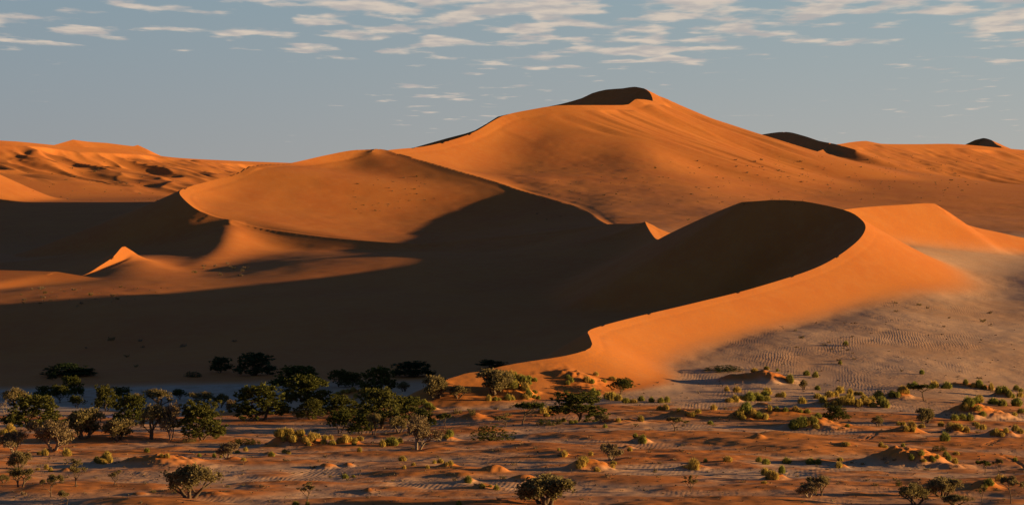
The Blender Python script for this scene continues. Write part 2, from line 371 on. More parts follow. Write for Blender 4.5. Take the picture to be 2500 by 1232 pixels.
REGION = np.zeros(Z.shape, np.int32)
ORDER = list(RIDGES)
DUNE = np.zeros(Z.shape)
for idx, name in enumerate(ORDER):
    r = dict(RIDGES[name]); k = r.pop('k')
    R = ridge(Xg, Yg, seed=idx * 7, **r)
    REGION = np.where(R > Z - 0.3 * k, idx + 1, REGION)
    DUNE = np.maximum(DUNE, sstep(-0.9 * k, 0.5 * k, R - Z))
    Z = smax(R, Z, k)
REGION[_in] = ORDER.index('bowl') + 1
DUNE[_in] = 1.0
def box(A, ry, rx, n=1):
    for _ in range(n):
        for ax, r in ((0, ry), (1, rx)):
            if r < 1: continue
            pad = [(0, 0), (0, 0)]; pad[ax] = (r + 1, r)
            c = np.cumsum(np.pad(A, pad, mode='edge'), axis=ax)
            m = A.shape[ax]
            A = (np.take(c, range(2 * r + 1, 2 * r + 1 + m), axis=ax) - np.take(c, range(0, m), axis=ax)) / (2 * r + 1)
    return A
# wind rounds off everything but the crests
keep = np.clip(box(CREST, 2, 4, 2) * 30.0, 0, 1)
keep = np.maximum(keep, CREST)
# the tall dune's apron drains evenly towards the sun: no hollows that would hold shade
Zf = Z.copy()
for c in range(Z.shape[1] - 2, -1, -1):
    if not 1150 < cols[c] < 1950: continue
    t = Zf[:, c + 1] - (Xg[:, c + 1] - Xg[:, c]) * 0.0
    Zf[:, c] = np.maximum(Z[:, c], t)
apr = sstep(2760, 2860, Dg) * (1 - sstep(3330, 3400, Dg)) * ((PXg > np.maximum(1150, 25 + np.interp(Dg, [2870, 3060, 3200, 3320, 3370, 3405, 3450], [905, 1050, 1150, 1228, 1300, 1360, 1440]))) & (PXg < 1950) & ~_in) * (1 - np.clip(box(CREST, 2, 8, 2) * 40.0, 0, 1))
apr = box(apr, 2, 4, 1) * (1 - CREST)
Zf = Z + (box(Zf, 4, 14, 2) - Z) * apr
Z = Zf
Zs = box(Z, 2, 6, 2)
Z = Z * keep + Zs * (1 - keep)
# ------------------------------------------------------------------ relief on the sand: folds, flutes, swells, mounds, wheel ruts
def gm(px0, px1, d0, d1, fpx=80, fd=120):
    return sstep(px0 - fpx, px0 + fpx, PXg) * (1 - sstep(px1 - fpx, px1 + fpx, PXg)) * sstep(d0 - fd, d0 + fd, Dg) * (1 - sstep(d1 - fd, d1 + fd, Dg))
keep2 = 1 - np.clip(box(CREST, 3, 6, 2) * 40.0, 0, 1)
# left range: slumped, folded face
m = gm(-2500, 760, 4750, 6900, 60, 120) * keep2
al = Xg * 0.75 - Yg * 0.66; ac = Xg * 0.66 + Yg * 0.75
wv = 18 * fbm(Xg / 90, Yg / 90, 2, 71)
Z = Z + m * (12.0 * fbm((ac + wv) / 95, (al + wv) / 190, 3, 21, 0.45) - 8.0 * np.abs(fbm((ac + wv) / 60, al / 110, 2, 24)) + 1.1 * fbm(Xg / 26, Yg / 34, 2, 27) * (0.3 + vnoise(Xg / 120, Yg / 160, 5) ** 2 * 2))
# right range: soft gullies
m = gm(1900, 3500, 4300, 6000, 60, 150) * keep2
Z = Z + m * (5.0 * fbm((ac) / 60, al / 260, 3, 31) + 1.0 * fbm(Xg / 26, Yg / 40, 2, 33))
# tall dune: flutes running down the fall line, hummocks on its apron
al2 = Xg * 0.80 - Yg * 0.60; ac2 = Xg * 0.60 + Yg * 0.80
m = (0.25 + 0.75 * sstep(1400, 1480, PXg)) * (0.25 + 0.75 * sstep(3180, 3380, Dg)) * gm(1180, 1960, 2950, 3900, 90, 120) * keep2 * DUNE
Z = Z + m * (3.3 * fbm((ac2 + 8 * fbm(Xg / 60, Yg / 60, 2, 44)) / 30, al2 / 330, 2, 41) + 0.5 * fbm(ac2 / 9, al2 / 120, 2, 42))
m = gm(1150, 2700, 2050, 3250, 80, 150) * (1 - 0.7 * DUNE)
Z = Z + m * (0.9 * fbm(Xg / 70, Yg / 95, 2, 51) + 0.2 * fbm(Xg / 12, Yg / 22, 2, 52))
# bowl and shaded flanks, gentle unevenness
Z = Z + gm(300, 1500, 1500, 2900, 80, 120) * keep2 * (0.5 * fbm(Xg / 40, Yg / 55, 3, 61))
Z = Z + gm(-400, 1500, 960, 1750, 120, 80) * keep2 * (0.55 * fbm(Xg / 30, Yg / 55, 3, 63))
# right-hand plain: broad swells, then fine relief
m = gm(1500, 4000, 900, 1500, 150, 60) * (1 - DUNE)
Z = Z + m * (0.8 * fbm(Xg / 45, Yg / 80, 3, 65) + 0.12 * fbm(Xg / 6, Yg / 12, 2, 66))
# the valley floor in front: low sand swells with steep lee sides, flats between
fore = 1 - sstep(860, 960, Dg + 60 * vnoise(Xg / 60, Yg / 60, 9))
pan_m = gm(-2500, 700, 925, 1110, 90, 25) * (1 - sstep(-6, 6, PXg - 690 + 60 * vnoise(Yg / 20, Xg * 0, 4)) * 0)
sw = fbm((Xg + 0.25 * Yg) / 34, Yg / 26, 2, 81)
sw2 = fbm((Xg - 0.2 * Yg) / 13, Yg / 12, 3, 83)
swell = 1.25 * np.maximum(sw, -0.15) + 0.62 * np.maximum(sw2 + 0.1, -0.1) + 0.10 * fbm(Xg / 3.2, Yg / 4.5, 2, 85)
Z = Z + fore * (1 - pan_m) * swell
SAND = np.clip(DUNE, 0, 1)
SAND = np.maximum(SAND, fore * (1 - pan_m) * np.clip(0.30 + 1.2 * np.maximum(sw, 0) + 1.0 * np.maximum(sw2, 0) + 0.35 * fbm(Xg / 60, Yg / 40, 2, 87), 0, 0.92))
SAND = np.maximum(SAND, 0.72 * sstep(1750, 2250, Dg) + 0.22 * sstep(2500, 3100, Dg))
SAND = np.maximum(SAND, gm(-2500, 1650, 1120, 2400, 200, 40) * 0.95)

_sb = box(SAND, 7, 22, 2); _w = gm(1500, 3500, 960, 1700, 60, 30)
SAND = SAND * (1 - _w) + _sb * _w
# vertical search on the fan grid: photo pixel -> distance where that sight line first meets the sand
def projected(): return HY - (Z - CH) / Dg * F
PYg = projected()
RUN = np.minimum.accumulate(PYg, 0)
def locate(px, py):
    c = int(np.clip(np.searchsorted(cols, px), 1, len(cols) - 1))
    col = RUN[:, c]
    k = int(np.argmax(col <= py))
    k = max(k, 1)
    a, b = col[k - 1], PYg[k, c]
    t = 0.5 if a - b < 1e-6 else min(1, max(0, (a - py) / (a - b)))
    D = Dg[k - 1, c] + (Dg[k, c] - Dg[k - 1, c]) * t
    z = Z[k - 1, c] + (Z[k, c] - Z[k - 1, c]) * t
    return (px - CX) / F * D, D, z
def crop_px(c, x, y): return (0, 620, 1240, 1860)[c] + x / 3.142, 840 + y / 3.142

# hummocks of blown sand: (view strip, x, foot, width, height) measured on the photograph
MOUNDS = [(0, 1230, 930, 820, 105), (0, 420, 835, 320, 40), (0, 800, 915, 190, 70), (0, 500, 978, 150, 28), (0, 1500, 915, 240, 30), (0, 1640, 1160, 260, 22), (0, 1060, 1160, 160, 20), (0, 480, 240, 430, 30), (0, 900, 745, 900, 30), (0, 1800, 880, 200, 22), (0, 75, 690, 200, 30),
  (1, 320, 775, 560, 115), (1, 730, 762, 230, 60), (1, 830, 425, 560, 105), (1, 430, 300, 320, 60), (1, 1340, 505, 190, 60), (1, 1690, 575, 300, 50), (1, 1860, 975, 280, 55), (1, 570, 950, 190, 38), (1, 1600, 1020, 420, 30), (1, 1500, 935, 220, 35), (1, 1650, 1055, 140, 40), (1, 720, 940, 110, 30), (1, 880, 1135, 130, 25), (1, 1780, 1105, 240, 45), (1, 1500, 740, 200, 50), (1, 120, 850, 180, 30),
  (2, 60, 410, 420, 110), (2, 560, 318, 540, 75), (2, 1900, 300, 640, 75), (2, 640, 965, 480, 95), (2, 140, 1055, 270, 60), (2, 900, 610, 560, 50), (2, 1040, 758, 190, 60), (2, 430, 858, 140, 40), (2, 1930, 725, 170, 40), (2, 1330, 565, 420, 70), (2, 1850, 572, 320, 75), (2, 1740, 440, 170, 45), (2, 1430, 958, 300, 35), (2, 930, 800, 140, 30), (2, 700, 395, 300, 25), (2, 960, 880, 300, 18),
  (3, 1200, 945, 930, 175), (3, 110, 300, 420, 62), (3, 440, 655, 520, 105), (3, 700, 480, 620, 75), (3, 1080, 415, 320, 55), (3, 1690, 580, 640, 135), (3, 1140, 672, 320, 62), (3, 1500, 676, 280, 60), (3, 1860, 712, 320, 70), (3, 1750, 1105, 280, 85), (3, 130, 1040, 240, 55), (3, 1640, 345, 420, 42), (3, 650, 775, 110, 30), (3, 620, 948, 150, 35), (3, 20, 480, 180, 40), (3, 150, 540, 420, 45), (3, 1870, 410, 260, 50)]
MND = np.zeros(Z.shape)
for i, (c, x, y, w, h) in enumerate(MOUNDS):
    px, py = crop_px(c, x, y)
    X0, D0, z0 = locate(px, py)
    kpx = F / D0
    hh = h / 3.142 / kpx; hh *= 0.78; sx = w / 3.142 / kpx / 2.9; sy = max(sx * 0.8, 2.4)
    D0 = D0 + sy * 0.9
    r0, r1 = np.searchsorted(rows, [D0 - 4 * sy, D0 + 4 * sy]); c0, c1 = np.searchsorted(cols, [px - w / 1.6, px + w / 1.6])
    sl = (slice(r0, r1), slice(c0, c1))
    dx = (Xg[sl] - X0) / sx; dy = (Yg[sl] - D0) / sy
    wob = 0.35 * fbm(Xg[sl] / (0.6 * sx + 1), Yg[sl] / (0.6 * sy + 1), 3, 300 + i)
    rr = np.sqrt((dx + 0.18) ** 2 + dy ** 2) * (1 + wob)
    g = np.exp(-0.9 * np.abs(rr) ** 2.6) * (1 + 0.22 * fbm(Xg[sl] / 1.6, Yg[sl] / 2.0, 2, 500 + i))
    Z[sl] = Z[sl] + hh * g
    MND[sl] = np.maximum(MND[sl], np.clip(g * 1.3, 0, 1))
SAND = np.maximum(SAND, MND * 0.95)
# wheel ruts
for pts in ([(2102, 1074), (2118, 1066), (2130, 1058), (2138, 1050)], [(2112, 1074), (2128, 1066), (2138, 1058), (2144, 1050)], [(2402, 1086), (2412, 1080), (2428, 1074), (2440, 1071)], [(2408, 1087), (2420, 1081), (2436, 1075)],
            [(2440, 1108), (2455, 1116), (2475, 1126), (2500, 1138), (2530, 1152)], [(2450, 1110), (2466, 1118), (2488, 1130), (2530, 1146)]):
    w3 = [locate(*p) for p in pts]
    for a, b in zip(w3[:-1], w3[1:]):
        r0, r1 = np.searchsorted(rows, [min(a[1], b[1]) - 6, max(a[1], b[1]) + 6]); c0, c1 = np.searchsorted(cols, [2060, 2560])
        sl = (slice(r0, r1), slice(c0, c1))
        ax, ay = b[0] - a[0], b[1] - a[1]; L2 = ax * ax + ay * ay + 1e-9
        t = np.clip(((Xg[sl] - a[0]) * ax + (Yg[sl] - a[1]) * ay) / L2, 0, 1)
        d = np.hypot(Xg[sl] - a[0] - t * ax, Yg[sl] - a[1] - t * ay)
        Z[sl] = np.minimum(Z[sl], Z[sl] - 0.16 * np.exp(-(d / 0.35) ** 2) * 0.7 + 0.03 * np.exp(-((d - 0.7) / 0.3) ** 2))
PYg = projected(); RUN = np.minimum.accumulate(PYg, 0)

# ------------------------------------------------------------------ materials helpers
def new_mat(name):
    m = bpy.data.materials.new(name); m.use_nodes = True
    nt = m.node_tree; nt.nodes.clear()
    out = nt.nodes.new("ShaderNodeOutputMaterial")
    return m, nt, out
class NB:
    def __init__(s, nt): s.nt = nt
    def n(s, t, **kw):
        x = s.nt.nodes.new(t)
        for k, v in kw.items():
            if k.startswith('_'): x.inputs[k[1:].replace('_', ' ')].default_value = v
            else: setattr(x, k, v)
        return x
    def link(s, a, b): s.nt.links.new(a, b)
    def noise(s, vec, scale, detail=3, rough=0.55, dist=0.0):
        x = s.n("ShaderNodeTexNoise"); x.inputs["Scale"].default_value = scale; x.inputs["Detail"].default_value = detail
        x.inputs["Roughness"].default_value = rough; x.inputs["Distortion"].default_value = dist
        if vec is not None: s.link(vec, x.inputs["Vector"])
        return x.outputs[0]
    def map(s, v, a, b, c, d, smooth=True):
        x = s.n("ShaderNodeMapRange")
        if smooth: x.interpolation_type = 'SMOOTHSTEP'
        s.link(v, x.inputs[0])
        for i, k in enumerate((a, b, c, d)): x.inputs[i + 1].default_value = k
        return x.outputs[0]
    def mix(s, f, a, b, blend='MIX'):
        x = s.n("ShaderNodeMixRGB", blend_type=blend)
        for i, v in enumerate((f, a, b)):
            if isinstance(v, (tuple, list)): x.inputs[i].default_value = tuple(v) + (1,)
            elif isinstance(v, (int, float)): x.inputs[i].default_value = v
            else: s.link(v, x.inputs[i])
        return x.outputs[0]
    def m(s, op, a, b=0.0):
        x = s.n("ShaderNodeMath", operation=op)
        for i, v in enumerate((a, b)):
            if isinstance(v, (int, float)): x.inputs[i].default_value = v
            else: s.link(v, x.inputs[i])
        return x.outputs[0]
    def scale(s, vec, sx, sy, sz, rot=0.0):
        x = s.n("ShaderNodeMapping"); x.inputs["Scale"].default_value = (sx, sy, sz); x.inputs["Rotation"].default_value = (0, 0, rot)
        s.link(vec, x.inputs["Vector"]); return x.outputs[0]

def sand_material():
    m, nt, out = new_mat("sand")
    b = NB(nt)
    tc = b.n("ShaderNodeTexCoord").outputs["Object"]
    a_s = b.n("ShaderNodeAttribute", attribute_name="dune_sand").outputs["Fac"]
    a_p = b.n("ShaderNodeAttribute", attribute_name="pan_crust").outputs["Fac"]
    flat = b.scale(tc, 1, 0.45, 1)
    # colour: pale plain sand -> iron-red dune sand, with broad drifts and fine grain
    n_big = b.noise(flat, 0.012, 4)
    n_mid = b.noise(flat, 0.09, 4)
    n_fine = b.noise(flat, 0.7, 3)
    plain = b.mix(b.map(n_big, 0.35, 0.65, 0, 1), (0.50, 0.270, 0.150), (0.58, 0.345, 0.215))
    plain = b.mix(b.map(n_mid, 0.45, 0.75, 0, 0.45), plain, (0.42, 0.285, 0.200))
    dune = b.mix(b.map(n_big, 0.3, 0.7, 0, 1), (0.52, 0.168, 0.030), (0.48, 0.140, 0.026))
    dune = b.mix(b.map(n_mid, 0.4, 0.75, 0, 0.45), dune, (0.53, 0.195, 0.050))
    crust = b.mix(b.map(n_mid, 0.35, 0.7, 0, 1), (0.50, 0.375, 0.295), (0.40, 0.27, 0.19))
    s_mask = b.map(b.m('ADD', a_s, b.m('MULTIPLY', b.m('SUBTRACT', n_mid, 0.5), 0.35)), 0.08, 0.9, 0, 1)
    col = b.mix(s_mask, plain, dune)
    p_mask = b.map(b.m('ADD', a_p, b.m('MULTIPLY', b.m('SUBTRACT', n_mid, 0.5), 0.7)), 0.3, 0.7, 0, 1)
    col = b.mix(p_mask, col, crust)
    col = b.mix(b.map(n_fine, 0.3, 0.75, 0.0, 0.25), col, (0.22, 0.12, 0.08))
    # relief: wind ripples on the flats, trampled/pitted crust, faint grain on dunes
    wv = b.n("ShaderNodeTexWave", wave_type='BANDS', bands_direction='X', wave_profile='SIN')
    wv.inputs["Scale"].default_value = 0.19; wv.inputs["Distortion"].default_value = 7.0; wv.inputs["Detail"].default_value = 2.5
    wv.inputs["Detail Scale"].default_value = 0.6
    b.link(b.scale(tc, 1, 0.30, 1, math.radians(20)), wv.inputs["Vector"])
    patch = b.map(b.noise(flat, 0.022, 4), 0.47, 0.70, 0.0, 1.0)
    flatness = b.m('SUBTRACT', 1.0, s_mask)
    rip = b.m('MULTIPLY', b.m('MULTIPLY', wv.outputs[1], patch), b.m('MAXIMUM', flatness, 0.06))
    pit = b.m('MULTIPLY', b.noise(b.scale(tc, 1, 0.7, 1), 0.42, 3, 0.6), b.m('MULTIPLY', b.m('ADD', b.map(b.noise(flat, 0.03, 2), 0.42, 0.6, 0.15, 1.0), 0.0), b.m('ADD', b.m('MULTIPLY', flatness, 0.9), 0.10)))
    hgt = b.m('ADD', b.m('MULTIPLY', rip, 0.085), b.m('MULTIPLY', pit, 0.42))
    hgt = b.m('ADD', hgt, b.m('MULTIPLY', b.noise(tc, 2.2, 2), 0.05))
    hgt = b.m('MULTIPLY', hgt, b.m('SUBTRACT', 1.0, b.m('MULTIPLY', p_mask, 0.75)))
    bump = b.n("ShaderNodeBump"); bump.inputs["Strength"].default_value = 1.0; bump.inputs["Distance"].default_value = 0.75
    b.link(hgt, bump.inputs["Height"])
    bs = b.n("ShaderNodeBsdfPrincipled"); bs.inputs["Roughness"].default_value = 0.95; bs.inputs["Specular IOR Level"].default_value = 0.08
    b.link(col, bs.inputs["Base Color"]); b.link(bump.outputs[0], bs.inputs["Normal"])
    b.link(bs.outputs[0], out.inputs[0])
    return m
MAT_SAND = sand_material()

# ------------------------------------------------------------------ cut the height field into ground and dunes
dux = np.gradient(Xg, axis=1) * SC; dzx = np.gradient(Z, axis=1) * SC; dyx = np.gradient(Yg, axis=1) * SC
dur = np.gradient(Xg, axis=0) * SC; dyr = np.gradient(Yg, axis=0) * SC; dzr = np.gradient(Z, axis=0) * SC
NRM = np.cross(np.stack([dux, dyx, dzx], -1), np.stack([dur, dyr, dzr], -1))
NRM /= np.linalg.norm(NRM, axis=-1, keepdims=True) + 1e-12
CO = np.stack([Xg * SC, Yg * SC, Z * SC], -1).reshape(-1, 3).astype(np.float32)
NRM = NRM.reshape(-1, 3).astype(np.float32)
nr, nc = Z.shape
ids = np.arange(nr * nc).reshape(nr, nc)
QUADS = np.stack([ids[:-1, :-1], ids[:-1, 1:], ids[1:, 1:], ids[1:, :-1]], -1).reshape(-1, 4)
GROUPS = {'ground': [], 'crescent': ['crescent', 'shoulder'], 'star': ['bowl', 'spur', 'pyramid'], 'peak': ['peak', 'summit', 'summit_flank', 'back_edge'],
          'far_right': ['far_right', 'far_right_two'], 'cone': ['far_cone'], 'far_left': ['far_left', 'far_left_top'], 'left_slope': ['left_slope'], 'low': ['low_dune']}
lut = np.zeros(len(ORDER) + 1, int)
GN = list(GROUPS)
for gi, g in enumerate(GN):
    for r in GROUPS[g]: lut[ORDER.index(r) + 1] = gi
solid = np.where(DUNE > 0.5, lut[REGION], 0)
qreg = solid[:-1, :-1].reshape(-1)
FLD = {"dune_sand": SAND.ravel().astype(np.float32), "pan_crust": pan_m.ravel().astype(np.float32)}
SAND_LABEL = {'ground': "rippled desert floor and sand aprons between the dunes", 'crescent': "bright orange crescent dune with a long sharp S-shaped crest",
  'star': "broad dune with a shadowed bowl enclosed by its rim", 'peak': "tallest orange dune with a dark slip face at its summit",
  'far_right': "distant dune range beyond the tallest dune, with one dark slip face", 'cone': "small dark pointed dune beyond the distant range", 'far_left': "distant folded red dune range behind the bowl dune",
  'left_slope': "smooth dune flank in front of the folded red range", 'low': "low rounded sand rise in front of the bowl dune"}
crv = CREST.reshape(-1) > 0
d1 = crv[QUADS[:, 0]] & crv[QUADS[:, 2]]; d2 = crv[QUADS[:, 1]] & crv[QUADS[:, 3]]
split = (crv[QUADS].sum(1) == 2) & (d1 | d2)          # a crest crosses the cell corner to corner: cut it along the crest
def corner_normals(faces):
    n = NRM[faces]; f = crv[faces]
    w = (~f)[..., None].astype(np.float32)
    avg = (n * w).sum(1) / np.maximum(w.sum(1), 1e-6)
    none = w.sum(1)[:, 0] < 0.5
    avg[none] = n[none].mean(1)
    n = np.where(f[..., None], avg[:, None, :], n)
    return n / (np.linalg.norm(n, axis=-1, keepdims=True) + 1e-9)
for gi, g in enumerate(GN):
    sel = qreg == gi
    q = QUADS[sel & ~split]
    if not len(q): continue
    a = QUADS[sel & split & d1]; b2 = QUADS[sel & split & ~d1]
    t = np.concatenate([a[:, [0, 1, 2]], a[:, [0, 2, 3]], b2[:, [0, 1, 3]], b2[:, [1, 2, 3]]])
    flatv = np.concatenate([q.ravel(), t.ravel()])
    used, inv = np.unique(flatv, return_inverse=True)
    nrm = np.concatenate([corner_normals(q).reshape(-1, 3), corner_normals(t).reshape(-1, 3)]).astype(np.float32)
    start = np.concatenate([np.arange(len(q)) * 4, len(q) * 4 + np.arange(len(t)) * 3]).astype(np.int32)
    me = bpy.data.meshes.new("ground" if g == 'ground' else "sand_dune")
    me.vertices.add(len(used)); me.vertices.foreach_set("co", CO[used].ravel())
    me.loops.add(len(inv)); me.loops.foreach_set("vertex_index", inv.reshape(-1).astype(np.int32))
    me.polygons.add(len(start)); me.polygons.foreach_set("loop_start", start)
    me.polygons.foreach_set("use_smooth", np.ones(len(start), bool))
    for k, v in FLD.items():
        at = me.attributes.new(k, 'FLOAT', 'POINT'); at.data.foreach_set("value", v[used])
    cn = me.attributes.new("custom_normal", 'FLOAT_VECTOR', 'CORNER'); cn.data.foreach_set("vector", nrm.ravel())
    me.update(calc_edges=True)
    ev = np.empty(len(me.edges) * 2, np.int32); me.edges.foreach_get("vertices", ev)
    cu = crv[used][ev.reshape(-1, 2)].all(1)
    if cu.any():
        me.attributes.new("sharp_edge", 'BOOLEAN', 'EDGE'); me.attributes["sharp_edge"].data.foreach_set("value", cu)
    me.materials.append(MAT_SAND)
    o = bpy.data.objects.new("ground" if g == 'ground' else "sand_dune", me); COL.objects.link(o)
    o["kind"] = "structure"; o["label"] = SAND_LABEL[g]
# the desert goes on beyond the surveyed part
def outer_sheet():
    bm = bmesh.new()
    for v in ((-90000, -90000, -60), (90000, -90000, -60), (90000, 120000, -60), (-90000, 120000, -60)): bm.verts.new(v)
    bm.faces.new(bm.verts)
    me = bpy.data.meshes.new("outer_desert"); bm.to_mesh(me); bm.free(); me.materials.append(MAT_SAND)
    o = bpy.data.objects.new("outer_desert", me); COL.objects.link(o); o["kind"] = "structure"; o["label"] = "desert plain stretching away past the dunes"
outer_sheet()
# ------------------------------------------------------------------ plants: shared meshes, one object per plant
def leaf_mat(name, c1, c2, trans=0.25, dry=None):
    m, nt, out = new_mat(name); b = NB(nt)
    geo = b.n("ShaderNodeNewGeometry"); oi = b.n("ShaderNodeObjectInfo")
    tc = b.n("ShaderNodeTexCoord").outputs["Object"]
    n = b.noise(tc, 3.5, 3)
    f = b.m('ADD', b.m('MULTIPLY', geo.outputs["Random Per Island"], 0.55), b.m('MULTIPLY', n, 0.55))
    col = b.mix(b.map(f, 0.25, 0.85, 0, 1), c1, c2)
    col = b.mix(b.m('MULTIPLY', oi.outputs["Random"], 0.45), col, dry if dry else c2)
    d = b.n("ShaderNodeBsdfDiffuse"); t = b.n("ShaderNodeBsdfTranslucent")
    b.link(col, d.inputs[0]); b.link(col, t.inputs[0])
    mx = b.n("ShaderNodeMixShader"); mx.inputs[0].default_value = trans
    b.link(d.outputs[0], mx.inputs[1]); b.link(t.outputs[0], mx.inputs[2]); b.link(mx.outputs[0], out.inputs[0])
    return m
def bark_mat(name, c1, c2):
    m, nt, out = new_mat(name); b = NB(nt)
    tc = b.n("ShaderNodeTexCoord").outputs["Object"]
    col = b.mix(b.noise(b.scale(tc, 8, 8, 2), 4, 3), c1, c2)
    bs = b.n("ShaderNodeBsdfDiffuse"); b.link(col, bs.inputs[0]); b.link(bs.outputs[0], out.inputs[0])
    return m
M_DENSE = leaf_mat("dark_foliage", (0.030, 0.040, 0.012), (0.125, 0.122, 0.030), 0.30, (0.130, 0.112, 0.034))
M_ACACIA = leaf_mat("olive_foliage", (0.095, 0.080, 0.032), (0.270, 0.205, 0.085), 0.35, (0.28, 0.20, 0.10))
M_DRY = leaf_mat("dry_foliage", (0.13, 0.090, 0.050), (0.26, 0.185, 0.100), 0.2)
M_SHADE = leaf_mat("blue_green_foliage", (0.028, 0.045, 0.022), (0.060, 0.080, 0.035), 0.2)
M_GRASS = leaf_mat("grass", (0.26, 0.20, 0.050), (0.55, 0.40, 0.100), 0.35, (0.56, 0.34, 0.10))
M_GRASSG = leaf_mat("green_grass", (0.13, 0.145, 0.035), (0.34, 0.32, 0.075), 0.35, (0.40, 0.29, 0.08))
M_TWIG = leaf_mat("twigs", (0.12, 0.085, 0.055), (0.26, 0.18, 0.11), 0.0)
M_BARK = bark_mat("bark", (0.07, 0.045, 0.03), (0.16, 0.11, 0.075))
M_PALE = bark_mat("pale_bark", (0.18, 0.12, 0.08), (0.34, 0.25, 0.18))

def pydata(name, verts, faces, mat, smooth=False):
    me = bpy.data.meshes.new(name)
    me.from_pydata(verts, [], faces)
    if smooth:
        for p in me.polygons: p.use_smooth = True
    me.materials.append(mat); me.update()
    return me
def tube(V, Fc, pts, rad, n=5):
    base = len(V)
    for i, (p, r) in enumerate(zip(pts, rad)):
        p = Vector(p)
        d = (Vector(pts[min(i + 1, len(pts) - 1)]) - Vector(pts[max(i - 1, 0)])).normalized()
        a = d.orthogonal().normalized(); bb = d.cross(a)
        for k in range(n):
            t = 2 * math.pi * k / n
            V.append(tuple(p + a * (r * math.cos(t)) + bb * (r * math.sin(t))))
    for i in range(len(pts) - 1):
        for k in range(n):
            Fc.append((base + i * n + k, base + i * n + (k + 1) % n, base + (i + 1) * n + (k + 1) % n, base + (i + 1) * n + k))
def limb(R, p, d, length, r0, r1, segs=4, bend=0.25, lift=0.0):
    pts = [Vector(p)]; d = Vector(d).normalized(); rad = [r0]
    for i in range(segs):
        d = (d + Vector((R.uniform(-bend, bend), R.uniform(-bend, bend), R.uniform(-bend, bend) * 0.6 + lift))).normalized()
        pts.append(pts[-1] + d * (length / segs)); rad.append(r0 + (r1 - r0) * (i + 1) / segs)
    return pts, rad, d
def skeleton(R, stems, h_trunk, spread, levels, r0, top=1.0, flat=0.6):
    """unit tree: returns trunk geometry and the twig tips that carry leaves"""
    V, Fc, tips = [], [], []
    def grow(p, d, L, r, lev):
        pts, rad, dd = limb(R, p, d, L, r, r * 0.6, 4, 0.22, 0.03)
        tube(V, Fc, pts, rad, 6 if lev == 0 else 4)
        if lev >= levels:
            tips.append(pts[-1]); tips.append(pts[-2]); return
        for k in range(R.randint(2, 4) if lev else R.randint(3, 5)):
            a = R.uniform(0, 6.283)
            nd = Vector((dd.x * 0.5 + math.cos(a) * spread, dd.y * 0.5 + math.sin(a) * spread, max(0.12, dd.z * flat + R.uniform(-0.15, 0.3))))
            q = pts[-1] if k < 2 else pts[R.randint(2, 4)]
            grow(q, nd, L * R.uniform(0.6, 0.85), r * 0.58, lev + 1)
    for s in range(stems):
        a = 6.283 * s / stems + R.uniform(-0.4, 0.4)
        tilt = 0.12 if stems == 1 else R.uniform(0.35, 0.8)
        grow((0.03 * math.cos(a) * (stems > 1), 0.03 * math.sin(a) * (stems > 1), -0.03), (math.cos(a) * tilt, math.sin(a) * tilt, 1), h_trunk * R.uniform(0.85, 1.15), r0, 0)
    return V, Fc, tips
def leaves(R, centres, per, clump, size, squash=0.8, up=0.25):
    """leaf sprays: narrow bent quads scattered in clumps"""
    V, Fc = [], []
    for c in centres:
        cl = clump * R.uniform(0.6, 1.3)
        for _ in range(per):
            while True:
                o = Vector((R.uniform(-1, 1), R.uniform(-1, 1), R.uniform(-1, 1)))
                if o.length <= 1: break
            o = o * (0.35 + 0.65 * R.random())
            p = Vector(c) + Vector((o.x * cl, o.y * cl, o.z * cl * squash))
            if p.z < 0.004: p.z = R.uniform(0.004, 0.03)
            d = Vector((o.x + R.uniform(-.8, .8), o.y + R.uniform(-.8, .8), o.z + R.uniform(-.6, .8) + up)).normalized()
            s = d.cross(Vector((R.uniform(-1, 1), R.uniform(-1, 1), R.uniform(-1, 1)))).normalized()
            L = size * R.uniform(0.6, 1.4); W = L * R.uniform(0.3, 0.5)
            i = len(V)
            V += [tuple(p - d * L * .5), tuple(p + s * W), tuple(p + d * L * .6), tuple(p - s * W)]
            Fc.append((i, i + 1, i + 2, i + 3))
    return V, Fc
def normalise(V, V2=()):
    a = np.array(list(V) + list(V2)); lo = np.percentile(a, 0.5, axis=0); hi = np.percentile(a, 99.5, axis=0)
    w = max(hi[0] - lo[0], hi[1] - lo[1]); c = (hi + lo) / 2; h = hi[2]
    f = lambda L: [((x - c[0] * 0.0) / w, (y - c[1] * 0.0) / w, z / h) for x, y, z in L]
    return f(V), f(V2)
PROTO = {}
def make_dense(seed, mat, stems=2, low=True):
    R = random.Random(seed)
    V, Fc, tips = skeleton(R, stems, 0.26, 0.7, 2, 0.030, flat=0.7)
    mz = max(t.z for t in tips); mr = max(math.hypot(t.x, t.y) for t in tips)
    V = [(x * min(1, .34 / mr), y * min(1, .34 / mr), z * min(1.0, .78 / mz)) for x, y, z in V]
    cen = []
    lobes = [(R.uniform(-.24, .24), R.uniform(-.24, .24), R.uniform(.48, .78), R.uniform(.17, .26)) for _ in range(14)]
    ring = 13 if low else 7
    for q in range(ring):
        a = 6.283 * q / ring + R.uniform(-.25, .25); rr = R.uniform(.27, .40)
        lobes.append((rr * math.cos(a), rr * math.sin(a), R.uniform(.14, .42) if low else R.uniform(.40, .58), R.uniform(.13, .20)))
    for lx, ly, lz, lr in lobes:
        for _ in range(15):
            o = Vector((R.gauss(0, 1), R.gauss(0, 1), R.gauss(0.2, 1))).normalized() * lr * (0.45 + 0.6 * R.random())
            cen.append((lx + o.x, ly + o.y, max(0.04, lz + o.z * 0.9)))
    LV, LF = leaves(R, cen, 20, 0.062, 0.038)
    LV, V = normalise(LV, V)
    return pydata("trunk", V, Fc, M_BARK, True), pydata("crown", LV, LF, mat)
